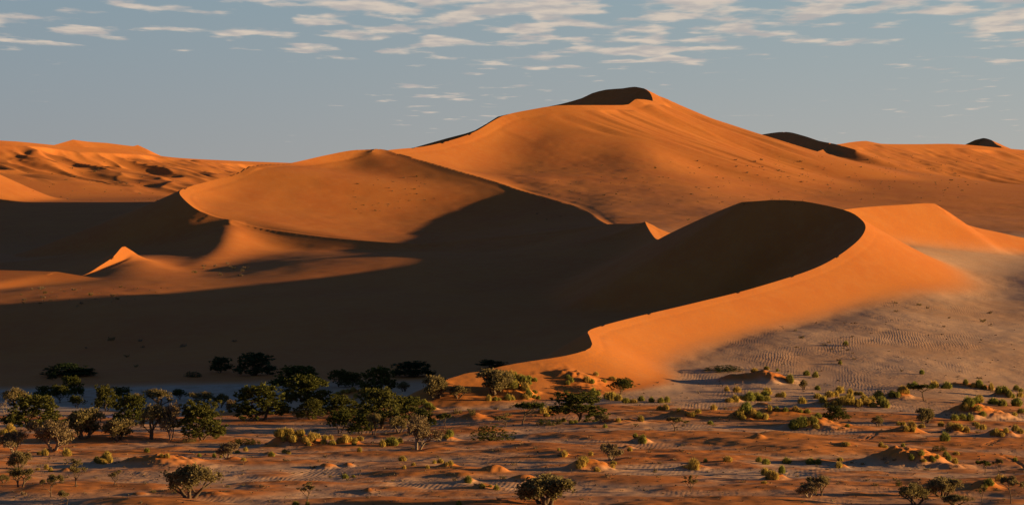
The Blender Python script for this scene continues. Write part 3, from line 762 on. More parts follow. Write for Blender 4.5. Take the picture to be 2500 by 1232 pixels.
def make_open(seed, mat, bark, stems, h_trunk, spread, per, clump, size, levels=2, flat=0.6, flat_top=False, extra=0):
    R = random.Random(seed)
    V, Fc, tips = skeleton(R, stems, h_trunk, spread, levels, 0.024, flat=flat)
    zt = np.percentile([t.z for t in tips], 85)
    sq = (lambda z: zt + (z - zt) * 0.45) if flat_top else (lambda z: z)
    cen = [(t.x + R.uniform(-.03, .03), t.y + R.uniform(-.03, .03), sq(t.z) + R.uniform(-.02, .05)) for t in tips]
    base = list(cen)
    for _ in range(extra):                       # foliage between neighbouring twigs rounds the crown out
        a = R.choice(base); b_ = min((R.choice(base) for _ in range(6)), key=lambda q: (q[0] - a[0]) ** 2 + (q[1] - a[1]) ** 2 + (q[2] - a[2]) ** 2 + (q == a) * 9)
        t = R.random(); cen.append(tuple(a[i] + (b_[i] - a[i]) * t + (0.03 * R.random() if i == 2 else 0) for i in range(3)))
    LV, LF = leaves(R, cen, per, clump, size, 0.65)
    LV, V = normalise(LV, V)
    return pydata("trunk", V, Fc, bark, True), pydata("crown", LV, LF, mat)
PROTO['dense'] = [make_dense(3, M_DENSE), make_dense(8, M_DENSE, 3), make_dense(13, M_DENSE, 1), make_dense(29, M_DENSE, 2, False)]
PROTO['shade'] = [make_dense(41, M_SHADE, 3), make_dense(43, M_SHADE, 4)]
PROTO['acacia'] = [make_open(21, M_ACACIA, M_BARK, 3, .17, .78, 32, .09, .023, 2, .75, False, 85), make_open(22, M_ACACIA, M_BARK, 4, .14, .78, 30, .09, .023, 2, .75, False, 100), make_open(27, M_ACACIA, M_BARK, 2, .22, .78, 34, .095, .023, 2, .7, False, 70)]
PROTO['umbrella'] = [make_open(31, M_ACACIA, M_BARK, 1, .42, 1.0, 50, .10, .034, 2, .4, True, 50), make_open(36, M_DENSE, M_BARK, 1, .34, 1.0, 60, .11, .034, 2, .4, True, 60)]
PROTO['sapling'] = [make_open(51, M_ACACIA, M_BARK, 1, .44, .6, 26, .10, .036, 2, .8, False, 30), make_open(55, M_ACACIA, M_BARK, 1, .38, .7, 26, .10, .036, 2, .8, False, 40)]
PROTO['dry'] = [make_open(61, M_DRY, M_PALE, 4, .17, .8, 18, .08, .028, 3), make_open(63, M_DRY, M_PALE, 3, .20, .8, 18, .08, .028, 3)]
PROTO['bare'] = [make_open(71, M_DRY, M_PALE, 2, .32, .95, 2, .08, .03, 3)]
def make_bush(seed, mat, n=46):
    R = random.Random(seed)
    cen = []
    for _ in range(n):
        a = R.uniform(0, 6.283); r = 0.44 * math.sqrt(R.random()); h = 0.9 * math.sqrt(max(0, 1 - (r / .5) ** 2)) * R.uniform(.75, 1.05)
        for zz in (h, h * 0.55, h * 0.2): cen.append((r * math.cos(a), r * math.sin(a), zz))
    LV, LF = leaves(R, cen, 12, 0.085, 0.05, 1.6)
    V, Fc = [], []
    for k in range(6):
        a = R.uniform(0, 6.28); pts, rad, _ = limb(R, (0, 0, -0.05), (math.cos(a) * .5, math.sin(a) * .5, 1), .6, .02, .008); tube(V, Fc, pts, rad, 4)
    LV, V = normalise(LV, V)
    return pydata("stem", V, Fc, M_BARK, True), pydata("crown", LV, LF, mat)
PROTO['bush'] = [make_bush(81, M_DENSE), make_bush(85, M_SHADE), make_bush(88, M_ACACIA)]
def make_tuft(seed, mat, n=520):
    """dome of arching grass blades"""
    R = random.Random(seed); V, Fc = [], []
    hubs = [(R.uniform(-.2, .2), R.uniform(-.2, .2)) for _ in range(4)] + [(0, 0)]
    for k in range(n):
        hx, hy = R.choice(hubs)
        a = R.uniform(0, 6.283); out = math.sqrt(R.random()) * 0.46; H = R.uniform(.45, 1.1) * math.sqrt(max(.03, 1 - (out / .5) ** 2))
        hx, hy = hx * .6, hy * .6
        bx, by = hx + .5 * out * math.cos(a), hy + .5 * out * math.sin(a); w = R.uniform(.012, .026)
        px_, py_ = -math.sin(a) * w, math.cos(a) * w
        mx_, my_ = hx + out * .8 * math.cos(a), hy + out * .8 * math.sin(a); tx, ty = hx + out * 1.15 * math.cos(a), hy + out * 1.15 * math.sin(a)
        i = len(V)
        V += [(bx - px_, by - py_, -0.06), (bx + px_, by + py_, -0.06), (mx_ + px_ * 1.2, my_ + py_ * 1.2, H * .85), (mx_ - px_ * 1.2, my_ - py_ * 1.2, H * .85), (tx, ty, H * R.uniform(.7, 1.15))]
        Fc += [(i, i + 1, i + 2, i + 3), (i + 3, i + 2, i + 4)]
    V, _ = normalise(V)
    return pydata("blades", V, Fc, mat)
TUFTS = [make_tuft(90, M_GRASS), make_tuft(91, M_GRASS), make_tuft(92, M_GRASSG), make_tuft(93, M_GRASSG), make_tuft(94, M_GRASS, 380)]
def make_scrub(seed, mat):
    R = random.Random(seed); cen = []; V, Fc = [], []
    for k in range(16):
        a = R.uniform(0, 6.28); pts, rad, _ = limb(R, (R.uniform(-.2, .2), R.uniform(-.2, .2), -0.06), (math.cos(a), math.sin(a), R.uniform(.4, 1.2)), R.uniform(.35, .6), .022, .008, 3, .4)
        tube(V, Fc, pts, rad, 3); cen += [tuple(pts[-1]), tuple(pts[-2])]
    LV, LF = leaves(R, cen, 7, 0.10, 0.09, 0.8)
    off = len(V); V = V + LV; Fc = Fc + [tuple(i + off for i in f) for f in LF]
    V, _ = normalise(V)
    return pydata("twigs", V, Fc, mat)
SCRUBS = [make_scrub(101, M_TWIG), make_scrub(102, M_TWIG), make_scrub(103, M_ACACIA), make_scrub(104, M_DRY)]

PR = random.Random(77)
def top(o, label, cat, group=None):
    o["label"] = label; o["category"] = cat
    if group: o["group"] = group
    return o
def put_tree(kind, crop, x, y, w, h, label, group, var=None, cat='tree'):
    px, py = crop_px(crop, x, y)
    X, D, z = locate(px, py)
    k = F / D / SC                       # photo pixels per metre here
    gr = 1.16 if kind in ('dense', 'shade') else 1.06
    W = gr * w / 3.142 / k; H = gr * h / 3.142 / k
    tr, cr = PROTO[kind][PR.randrange(len(PROTO[kind])) if var is None else var]
    e = bpy.data.objects.new("bush" if kind in ('bush',) else ("acacia_tree" if kind in ('acacia', 'umbrella', 'sapling') else ("dry_tree" if kind in ('dry', 'bare') else "evergreen_tree")), None)
    e.empty_display_size = 1.0; COL.objects.link(e)
    e.location = (X * SC, (D) * SC, z * SC - 0.05); e.rotation_euler = (0, 0, PR.uniform(0, 6.283)); e.scale = (W, W, H)
    for me, nm in ((tr, "stem" if kind == 'bush' else "trunk"), (cr, "crown")):
        o = bpy.data.objects.new(nm, me); COL.objects.link(o); o.parent = e
    return top(e, label, cat, group)
def put_one(mesh, name, px, py, w, h, label, cat, group):
    X, D, z = locate(px, py)
    k = F / D / SC
    o = bpy.data.objects.new(name, mesh); COL.objects.link(o)
    o.location = (X * SC, D * SC, z * SC - 0.04); o.rotation_euler = (0, 0, PR.uniform(0, 6.283)); o.scale = (w / k * PR.uniform(.85, 1.25), w / k * PR.uniform(.8, 1.2), h / k * PR.uniform(.75, 1.15))
    return top(o, label, cat, group)

G_T = "trees on the valley floor"
TREES = [
 ('acacia', 0, 135, 490, 190, 145, "olive acacia with open crown beside the pan, near a leafless tree", 0),
 ('dense', 0, 325, 405, 115, 75, "small dark evergreen half hidden behind the widest evergreen beside the pan", 2),
 ('dense', 0, 460, 447, 150, 118, "round dark evergreen on bare trunk at the edge of the pan", 3),
 ('dense', 0, 560, 400, 150, 135, "tall dark evergreen rising against the shaded pan", 0),
 ('dense', 0, 590, 490, 105, 85, "small dark evergreen alone on the pale flat beside the pan", 3),
 ('dense', 0, 320, 450, 130, 60, "low dark evergreen tucked behind the widest evergreen", 1),
 ('dense', 0, 255, 652, 380, 222, "widest dark evergreen with skirts to the sand, near the pan", 0),
 ('bare', 0, 40, 528, 70, 105, "leafless grey tree beside the pan", 0),
 ('dry', 0, 105, 832, 220, 160, "dry brown thorn tree with twin trunks on red sand", 1),
 ('dry', 0, 410, 808, 340, 212, "large dry thorn tree with several forked trunks on red sand", 0),
 ('acacia', 0, 650, 722, 300, 212, "broad dull green acacia in front of the parked vehicle", 1),
 ('dry', 0, 805, 388, 92, 68, "small reddish dry tree at the edge of the pan shadow", 0),
 ('dense', 0, 815, 512, 175, 172, "very dark evergreen above the parked vehicle", 1),
 ('dense', 0, 935, 445, 140, 105, "dark evergreen crown topping the grove by the vehicle", 2),
 ('dense', 0, 1000, 625, 230, 205, "leafy green evergreen in the vehicle grove with a sunlit flank", 0),
 ('acacia', 0, 1060, 475, 130, 92, "olive acacia at the back of the grove by the vehicle", 0),
 ('acacia', 0, 910, 732, 270, 152, "low dull green acacia at the front of the grove by the vehicle", 1),
 ('acacia', 0, 1225, 492, 205, 142, "acacia with forked trunk showing pale pan through its crown", 2),
 ('dense', 0, 1380, 425, 100, 72, "small dark evergreen beside the shaded pan and the forked acacia", 3),
 ('acacia', 0, 1160, 727, 190, 250, "tall slender olive acacia between the vehicle grove and the pale dry tree", 2),
 ('dry', 0, 1310, 732, 160, 262, "tall pale dry tree with sunlit bare branches", 1),
 ('dense', 0, 1550, 732, 335, 255, "big rounded dark evergreen touching the sand beside the pale dry tree", 1),
 ('acacia', 0, 1555, 485, 180, 112, "olive acacia behind the big rounded evergreen", 2),
 ('acacia', 0, 1690, 485, 105, 100, "narrow olive acacia diagonally behind the big rounded evergreen", 0),
 ('dry', 0, 1765, 520, 80, 90, "thin dry tree between two dark evergreens", 0),
 ('dense', 1, 50, 582, 380, 236, "wide dark evergreen with shadowed trunks between the two groves", 0),
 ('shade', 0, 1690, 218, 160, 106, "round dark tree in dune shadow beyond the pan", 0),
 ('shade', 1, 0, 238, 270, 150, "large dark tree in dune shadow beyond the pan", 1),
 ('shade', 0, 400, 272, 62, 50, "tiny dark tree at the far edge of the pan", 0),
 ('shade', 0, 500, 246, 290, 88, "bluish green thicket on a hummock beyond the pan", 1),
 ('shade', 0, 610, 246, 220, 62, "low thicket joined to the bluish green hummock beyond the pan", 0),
 ('acacia', 0, 150, 950, 165, 120, "bushy acacia in front of the twin-trunked dry thorn tree", 1),
 ('acacia', 0, 155, 1092, 175, 140, "open acacia with single trunk in front of the bushy one", 2),
 ('umbrella', 0, 390, 1172, 155, 168, "flat-topped acacia on a straight bare trunk", 0),
 ('sapling', 0, 580, 1078, 155, 192, "slender feathery acacia standing on rippled sand", 1),
 ('sapling', 0, 875, 1076, 112, 106, "small feathery acacia on the grey crust beside the red swell", 0),
 ('acacia', 0, 1450, 1178, 365, 240, "largest foreground acacia, dense olive crown and leaning trunk", 0),
 ('umbrella', 0, 512, 1250, 155, 125, "small flat-topped acacia in front of the slender feathery one", 0),
 ('dry', 0, 1740, 872, 155, 112, "bare twiggy shrub-tree on the crest of the red swell", 0),
 ('acacia', 0, 30, 1062, 85, 62, "small dark acacia beside the open single-trunk acacia", 0),
 ('dense', 1, 330, 345, 330, 152, "broad dark evergreen behind the central grove, next to the pan", 0),
 ('dense', 1, 400, 505, 345, 235, "tall leafy evergreen at the pan end of the central grove", 2),
 ('dense', 1, 430, 575, 205, 135, "low dark evergreen at the foot of the tall leafy one", 1),
 ('dense', 1, 650, 325, 140, 112, "rounded evergreen behind the tuft-covered mound", 3),
 ('dense', 1, 750, 325, 170, 95, "spreading evergreen behind the tuft-covered mound", 1),
 ('dense', 1, 960, 372, 235, 172, "tall evergreen behind the central grove, next to the dune's tail", 0),
 ('acacia', 1, 1150, 360, 110, 70, "small acacia leaning out from the rear of the central grove", 0),
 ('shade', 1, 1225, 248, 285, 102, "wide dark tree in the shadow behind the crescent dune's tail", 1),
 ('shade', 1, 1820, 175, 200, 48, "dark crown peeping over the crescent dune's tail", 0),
 ('dense', 1, 690, 565, 265, 152, "wide evergreen in the middle of the central grove", 1),
 ('dense', 1, 985, 645, 325, 262, "tallest evergreen of the central grove", 0),
 ('dense', 1, 1185, 585, 215, 165, "leafy evergreen sloping down from the tallest one in the grove", 2),
 ('dense', 1, 660, 685, 165, 162, "dark evergreen on thin trunk at the front of the central grove", 3),
 ('dense', 1, 820, 685, 185, 135, "low rounded evergreen at the front of the central grove", 1),
 ('acacia', 1, 920, 692, 95, 152, "slim olive acacia at the front of the central grove", 2),
 ('acacia', 1, 1110, 672, 125, 112, "small brown acacia under the tallest evergreen", 0),
 ('dense', 1, 1310, 645, 155, 130, "evergreen at the open edge of the central grove behind the large dry acacia", 2),
 ('dry', 1, 1255, 805, 275, 238, "large dry acacia standing in shade in front of the central grove", 1),
 ('acacia', 1, 1395, 412, 205, 158, "rounded olive acacia in front of the crescent dune's tail", 1),
 ('acacia', 1, 1560, 412, 155, 92, "low olive acacia beside the rounded one at the dune's tail", 0),
 ('umbrella', 1, 1478, 662, 105, 125, "lone small umbrella acacia between central grove and dark low bush", 1),
 ('acacia', 1, 1850, 368, 310, 165, "broad bushy acacia on the grassy mound under the crescent dune", 1),
 ('umbrella', 1, 1930, 635, 175, 82, "low flat acacia beside the dark umbrella tree", 0),
 ('sapling', 1, 410, 1202, 130, 138, "young acacia with thin trunk alone on bare red sand", 0),
 ('umbrella', 2, 110, 612, 275, 158, "dark umbrella tree with wide flat crown", 1),
 ('dense', 2, 545, 588, 375, 195, "big domed dark evergreen with grass at its feet, below the tuft row", 2),
 ('acacia', 2, 730, 590, 120, 55, "low shrubby acacia at the skirt of the domed evergreen", 0),
 ('dense', 2, 868, 382, 155, 106, "small dark evergreen beside the row of grass tufts", 3),
 ('umbrella', 2, 1280, 665, 175, 98, "sparse spreading acacia on the edge of a red swell", 0),
 ('dry', 2, 790, 885, 155, 118, "twiggy bare acacia behind the grass-capped red mound", 0),
 ('acacia', 2, 290, 1228, 420, 205, "large sprawling bushy acacia on rippled ground below the thin sapling", 1),
 ('sapling', 2, 1400, 1128, 105, 122, "lone thin sapling on grey rippled ground", 1),
 ('umbrella', 3, 1245, 432, 225, 118, "dark wide-crowned acacia among grass tufts", 1),
 ('dense', 3, 570, 585, 172, 102, "round dark evergreen beside the pale crust patch", 1),
 ('acacia', 3, 895, 628, 95, 76, "small round acacia at the edge of the pale crust patch", 0),
 ('acacia', 3, 1255, 602, 152, 106, "rounded acacia standing on the pale crust patch", 1),
 ('acacia', 3, 320, 348, 68, 72, "tiny acacia alone beyond the grass mounds", 0),
 ('umbrella', 3, 1710, 998, 135, 104, "dark forked acacia beside the wheel ruts", 1),
 ('umbrella', 3, 1815, 992, 75, 112, "slim acacia next to the dark forked one", 0),
 ('dry', 3, 360, 1170, 190, 110, "grey leafless thorn shrub leaning against a green acacia", 0),
 ('acacia', 3, 440, 1160, 165, 142, "green acacia growing out of the grey thorn shrub", 2),
 ('acacia', 3, 1180, 1232, 215, 155, "open-crowned acacia beside the dense bushy one", 0),
 ('acacia', 3, 1390, 1165, 255, 135, "dense bushy acacia between an open acacia and a faint sapling", 1),
 ('acacia', 3, 1480, 1235, 220, 80, "pale low acacia in front of the dense bushy one", 0),
 ('sapling', 3, 1690, 1205, 75, 122, "faint thin sapling below the grass-tipped red mound", 0),
 ('umbrella', 3, 1910, 1218, 165, 195, "tall acacia with branching trunk below the grass-tipped red mound", 0),
]
for kind, c, x, y, w, h, lab, v in TREES: put_tree(kind, c, x, y, w, h, lab, G_T, v)
G_B = "bushes on the valley floor"
for c, x, y, w, h, lab, v in [
 (1, 1830, 738, 320, 112, "very dark low bush under the lip of a sand swell", 0), (2, 285, 622, 130, 55, "low dark bush in front of the domed evergreen", 0),
 (2, 375, 612, 85, 45, "small dark bush beside the low one before the domed evergreen", 0), (2, 1660, 205, 290, 42, "flat dark green shrub mat below the rippled dune foot", 1),
 (0, 1450, 748, 130, 50, "brown scrubby bush at the foot of the big rounded evergreen", 2), (0, 1880, 765, 230, 45, "dark scrub line beside the big rounded evergreen", 0),
 (3, 1430, 668, 42, 70, "grey upright bush between grassy hummocks", 2), (3, 1050, 1085, 48, 50, "dark squat bush alone on the grey flat beyond the leafless thorn shrub", 0), (0, 1480, 250, 130, 40, "dim shrub beyond the pan below the round dark tree", 1),
 (3, 1360, 815, 110, 42, "dark green bush on the crest of the biggest red mound", 0)]:
    put_tree('bush', c, x, y, w, h, lab, G_B, v, 'bush')

# grass tufts: (strip, [(x, foot, width), ...], label, green?)
TF = [
 (0, [(30, 690, 70), (80, 672, 90), (110, 690, 60)], "grass tuft on the red bank beside the twin-trunked dry thorn tree", 0),
 (0, [(515, 852, 112)], "big golden grass tuft below the large dry thorn tree", 0),
 (0, [(740, 895, 60), (770, 905, 70), (818, 870, 80), (835, 900, 80), (800, 912, 60)], "golden grass tuft on the small steep mound beside the red swell", 0),
 (0, [(1130, 822, 55)], "yellow grass tuft on the crest of the red swell", 1),
 (0, [(1240, 862, 50), (1280, 865, 60)], "brown grass tuft on the sunlit side of the red swell", 0),
 (0, [(1640, 862, 42), (1695, 865, 32), (1868, 890, 45), (1820, 830, 40), (1885, 815, 42), (1530, 855, 38)], "small grass tuft near the bare twiggy shrub-tree", 1),
 (0, [(345, 848, 75), (305, 842, 50), (390, 972, 45), (290, 960, 35), (355, 955, 50)], "small grass tuft around the large dry thorn tree", 0),
 (1, [(640, 395, 60), (685, 370, 50), (720, 370, 50), (762, 358, 60), (838, 352, 45), (872, 358, 55), (865, 400, 75), (905, 365, 55), (940, 388, 65), (975, 390, 50), (1000, 392, 50), (1035, 396, 60), (780, 405, 45)], "golden grass tuft on the mound inside the central grove", 0),
 (1, [(430, 300, 60), (470, 285, 60), (510, 295, 60), (395, 300, 45)], "grass tuft glowing behind the tall leafy evergreen", 1),
 (1, [(1160, 418, 48), (1210, 420, 45)], "one of two grass tufts in front of the dune's tail", 0),
 (1, [(1800, 428, 62), (1850, 428, 45), (1880, 425, 40), (1945, 425, 60), (1985, 425, 40)], "grass tuft below the broad bushy acacia", 1),
 (1, [(1970, 250, 70), (1990, 290, 70), (1950, 330, 60), (2000, 330, 70)], "grass tuft on the mound beside the broad bushy acacia", 1),
 (1, [(200, 700, 90), (245, 690, 90), (285, 690, 80), (340, 695, 80), (370, 690, 55), (300, 740, 100), (440, 735, 95), (480, 715, 70), (530, 760, 85), (545, 725, 60), (590, 725, 55), (420, 770, 65), (600, 765, 60), (390, 745, 70), (230, 735, 70)], "golden grass tuft on the wide mound in front of the central grove", 0),
 (1, [(660, 750, 65), (700, 745, 75), (735, 740, 60), (775, 745, 60), (815, 735, 60), (770, 765, 45)], "golden grass tuft between the wide mound and the round green tufts", 0),
 (1, [(1050, 772, 120), (985, 780, 70), (1120, 750, 60)], "rounded green grass tuft beside the large dry acacia", 1),
 (1, [(810, 820, 45), (130, 855, 60), (235, 830, 50), (265, 838, 40)], "small green grass tuft on sand before the central grove", 1),
 (1, [(1500, 700, 75), (1475, 715, 60), (1340, 480, 90), (1300, 455, 70), (1375, 495, 60)], "grass tuft on the low hummocks near the small umbrella acacia", 1),
 (1, [(1140, 890, 75), (1510, 920, 60), (1430, 905, 60), (1480, 925, 50), (1330, 950, 50), (1150, 950, 50), (1225, 925, 40), (1385, 910, 45)], "grass tuft on the smooth sand below the large dry acacia", 0),
 (1, [(700, 1022, 60), (765, 1015, 40), (1640, 1055, 80), (1810, 1090, 35), (1755, 1095, 50), (1860, 1110, 55)], "grass tuft on the bare flats around the young acacia", 1),
 (1, [(320, 1232, 60), (410, 1230, 45), (1570, 1232, 60)], "grass tuft on red sand in front of the young acacia", 1),
 (2, [(20, 260, 60), (50, 250, 55), (90, 265, 70), (120, 290, 80), (160, 275, 70), (210, 280, 45), (165, 305, 60), (30, 330, 90), (60, 310, 70), (130, 350, 90), (160, 400, 75), (135, 415, 65), (205, 372, 55), (235, 415, 40), (30, 420, 60), (205, 410, 50)], "tall grass tuft crowding the hummock at the crescent dune's tail", 1),
 (2, [(460, 305, 60), (480, 285, 60), (605, 283, 65), (645, 295, 55), (675, 238, 45), (800, 275, 65), (735, 290, 50), (460, 255, 40)], "grass tuft on the red hummock at the crescent dune's toe", 1),
 (2, [(650, 392, 80), (690, 390, 80), (760, 410, 75), (800, 420, 90), (845, 428, 80), (905, 445, 75), (965, 445, 60), (1020, 430, 65), (1105, 440, 65), (1170, 443, 60), (1220, 440, 65)], "rounded grass tuft in the long row below the crescent dune", 1),
 (2, [(270, 520, 90), (310, 510, 80), (335, 500, 50), (295, 550, 70)], "golden grass tuft between the two dark trees", 0),
 (2, [(1165, 500, 55), (1210, 498, 65), (1420, 550, 75), (1460, 525, 60), (1390, 545, 50), (1580, 500, 65), (1310, 510, 45)], "grass tuft on the dark-sided hummocks below the tuft row", 0),
 (2, [(1680, 355, 50), (1760, 362, 85), (1700, 440, 70), (1745, 435, 80), (1790, 420, 55)], "grass tuft on the small rises before the big green clump", 0),
 (2, [(1850, 430, 110), (1900, 420, 110), (1945, 430, 90), (1985, 430, 70), (1980, 395, 70)], "large green grass tuft massed in the big clump", 1),
 (2, [(1780, 545, 100), (1830, 520, 110), (1870, 545, 100), (1920, 560, 90), (1970, 570, 70), (1800, 570, 60)], "grass tuft on the dark hummock below the big clump", 1),
 (2, [(1550, 610, 55), (745, 635, 45), (490, 605, 50), (520, 600, 45), (845, 590, 55), (1020, 585, 60), (430, 590, 50)], "small yellow grass tuft around the domed evergreen", 1),
 (2, [(1030, 755, 85), (980, 710, 60)], "tall grass tuft on the narrow dark mound", 1),
 (2, [(435, 855, 75), (390, 812, 28), (635, 850, 50), (935, 815, 55), (725, 785, 35)], "grass tuft on the small red mounds near the twiggy acacia", 0),
 (2, [(560, 930, 90), (580, 900, 75), (545, 945, 50), (810, 915, 55), (800, 945, 60), (685, 970, 60)], "grass tuft on the grass-capped red mound", 0),
 (2, [(1425, 955, 110)], "big round yellow-green grass tuft alone on a red swell", 1),
 (2, [(1685, 895, 85), (1515, 898, 45), (1925, 900, 60), (1980, 915, 65)], "grass tuft along the crest beyond the big round tuft", 1),
 (2, [(1970, 1000, 80), (1965, 1062, 45), (2005, 1030, 60)], "grass tuft between the big round tuft and the steep red mound", 1),
 (2, [(1890, 205, 60), (1985, 190, 45)], "grass tuft near the flat shrub mat", 1),
 (3, [(40, 380, 75), (15, 390, 60), (40, 430, 75), (130, 400, 60), (165, 400, 60)], "golden grass tuft at the end of the big green clump", 0),
 (3, [(430, 410, 80), (470, 440, 80), (520, 400, 90), (560, 395, 80), (600, 370, 75), (625, 455, 110), (670, 425, 90), (555, 465, 70), (500, 470, 55), (690, 455, 95), (740, 470, 75), (800, 460, 110), (840, 440, 80), (780, 425, 70), (680, 380, 65), (725, 385, 60), (760, 385, 50), (850, 475, 70), (600, 450, 70)], "grass tuft in the broad tussock field beyond the crust patch", 0),
 (3, [(310, 450, 75), (425, 345, 50)], "small grass tuft apart from the broad tussock field", 1),
 (3, [(890, 415, 100), (940, 480, 95), (915, 460, 80)], "large dark grass tuft at the end of the tussock field", 1),
 (3, [(1000, 395, 75), (1040, 400, 60), (1080, 365, 85), (1110, 375, 60), (1170, 335, 85), (1130, 335, 60), (1325, 330, 90), (1425, 335, 85), (1395, 335, 50)], "grass tuft behind the dark wide-crowned acacia", 1),
 (3, [(1565, 300, 50), (1620, 325, 60), (1665, 325, 70), (1710, 340, 60), (1760, 350, 70), (1820, 370, 80), (1865, 365, 80), (1900, 400, 85), (1955, 350, 55), (1980, 400, 70), (1925, 405, 55), (1990, 360, 50)], "grass tuft on the far hummocks above the shadowed thicket", 1),
 (3, [(1590, 470, 110), (1640, 450, 100), (1670, 440, 80), (1780, 455, 100), (1690, 545, 75), (1660, 500, 75), (1560, 500, 70), (1850, 470, 80), (1960, 470, 110), (1990, 520, 70), (1480, 580, 90), (1540, 570, 90), (1600, 580, 80), (1940, 545, 60)], "grass tuft in the shadowed thicket of hummocks", 1),
 (3, [(1050, 615, 45), (1085, 615, 45), (1150, 640, 75), (1110, 660, 70), (1225, 635, 60), (1160, 665, 50)], "grass tuft on the low mound behind the round tuft", 0),
 (3, [(1375, 625, 60), (1450, 625, 60), (1510, 650, 90), (1570, 668, 70), (1480, 640, 60), (1640, 620, 65), (1700, 650, 75), (1660, 640, 60)], "golden grass tuft on the twin mounds", 0),
 (3, [(1410, 735, 88)], "perfectly round green grass tuft alone", 1),
 (3, [(1800, 690, 75), (1875, 670, 50), (1945, 660, 70), (1985, 680, 60), (1770, 690, 50), (1840, 700, 60)], "grass tuft along the long hummock beyond the lone round tuft", 0),
 (3, [(60, 505, 60), (110, 505, 60), (180, 510, 60), (260, 510, 60), (350, 525, 60), (25, 560, 60), (300, 520, 50)], "grass tuft on the low bank above the grass-draped red mound", 1),
 (3, [(240, 640, 110), (300, 625, 110), (350, 610, 90), (400, 600, 80), (415, 640, 65), (430, 560, 70), (530, 580, 50), (655, 630, 45)], "grass tuft draped over the red mound by the crust patch", 1),
 (3, [(645, 772, 60)], "single grass tuft on rippled ground", 0),
 (3, [(195, 908, 75), (30, 915, 75), (370, 915, 90), (430, 915, 60)], "green grass tuft on the swell before the biggest red mound", 1),
 (3, [(590, 940, 70), (600, 890, 50), (915, 785, 50), (950, 790, 45), (1085, 780, 50)], "grass tuft on the shaded side of the biggest red mound", 1),
 (3, [(1145, 880, 50), (1225, 845, 70), (1240, 895, 50), (1310, 890, 55), (1345, 870, 45), (1410, 855, 60), (1430, 885, 60), (1480, 910, 60), (1490, 845, 55), (1300, 870, 40)], "grass tuft on the sunlit side of the biggest red mound", 1),
 (3, [(80, 1030, 100), (150, 985, 75), (55, 1000, 70)], "tall yellow-green grass tuft on the steep red mound", 1),
 (3, [(1740, 1075, 80), (1715, 1090, 60), (1825, 1050, 75), (1945, 890, 50)], "green grass tuft on the grass-tipped red mound", 1),
 (3, [(1225, 225, 45), (345, 235, 60), (410, 250, 60), (215, 290, 90), (40, 190, 45), (120, 205, 35), (600, 148, 45), (640, 5, 55)], "grass tuft on the open rippled plain below the crescent dune", 1),
]
for c, spots, lab, gcol in TF:
    for x, y, w in spots:
        px, py = crop_px(c, x, y)
        me = TUFTS[PR.choice((2, 3) if (gcol and PR.random() < 0.7) else (0, 1, 4))]
        put_one(me, "grass_tuft", px, py + 1, w / 3.142 * 1.1, w / 3.142 * PR.uniform(0.6, 0.8), lab, "grass tuft", lab)

# dry scrub scattered on flats and dune slopes: boxes (px0, py0, px1, py1, count, width range, label)
SC_BOX = [
 (20, 1120, 640, 1228, 24, (8, 18), "small dry scrub on the sand under the foreground acacias"),
 (640, 1110, 1260, 1228, 24, (8, 18), "small dry scrub on the bare flats near the young acacia"),
 (1260, 1080, 1860, 1228, 22, (8, 18), "small dry scrub on the flats around the thin sapling"),
 (1860, 1110, 2480, 1228, 22, (8, 18), "small dry scrub on the flats below the biggest red mound"),
 (40, 1040, 1240, 1105, 20, (8, 16), "small dry scrub on the sand between the groves and the swells"),
 (1000, 985, 1250, 1035, 16, (10, 22), "brown dead scrub heaped beside the small umbrella acacia"),
 (1280, 960, 1860, 1060, 22, (7, 15), "small dry scrub around the domed evergreen"),
 (1880, 880, 2480, 1060, 18, (7, 15), "small dry scrub among the tussock fields"),
 (1930, 800, 2120, 880, 12, (8, 16), "dry scrub dotting the rippled dune foot"),
 (2150, 740, 2420, 800, 9, (7, 16), "dry scrub along the toe of the crescent dune"),
 (470, 640, 600, 690, 12, (7, 14), "dry scrub on the dim slope below the bowl dune"),
 (30, 700, 330, 748, 16, (8, 18), "dry scrub on the sunlit low rise beyond the shaded plain"),
 (860, 430, 1060, 520, 18, (4, 8), "tiny shrub inside the dune bowl"),
 (1500, 390, 1900, 440, 14, (4, 9), "tiny shrub on the tallest dune's lower flank"),
 (1850, 390, 2350, 470, 22, (4, 9), "tiny shrub on the wide apron beside the tallest dune"),
 (1280, 420, 1750, 540, 12, (4, 9), "tiny shrub on the apron between bowl and crescent"),
 (60, 830, 640, 900, 12, (8, 18), "dim scrub in the shaded plain beyond the pan"),
 (100, 390, 420, 480, 12, (5, 10), "tiny shrub on the folded red range"),
]
for x0, y0, x1, y1, n, (w0, w1), lab in SC_BOX:
    for _ in range(n):
        w = PR.uniform(w0, w1)
        put_one(SCRUBS[PR.randrange(4)], "dry_shrub", PR.uniform(x0, x1), PR.uniform(y0, y1), w, w * PR.uniform(0.4, 0.6), lab, "shrub", lab)

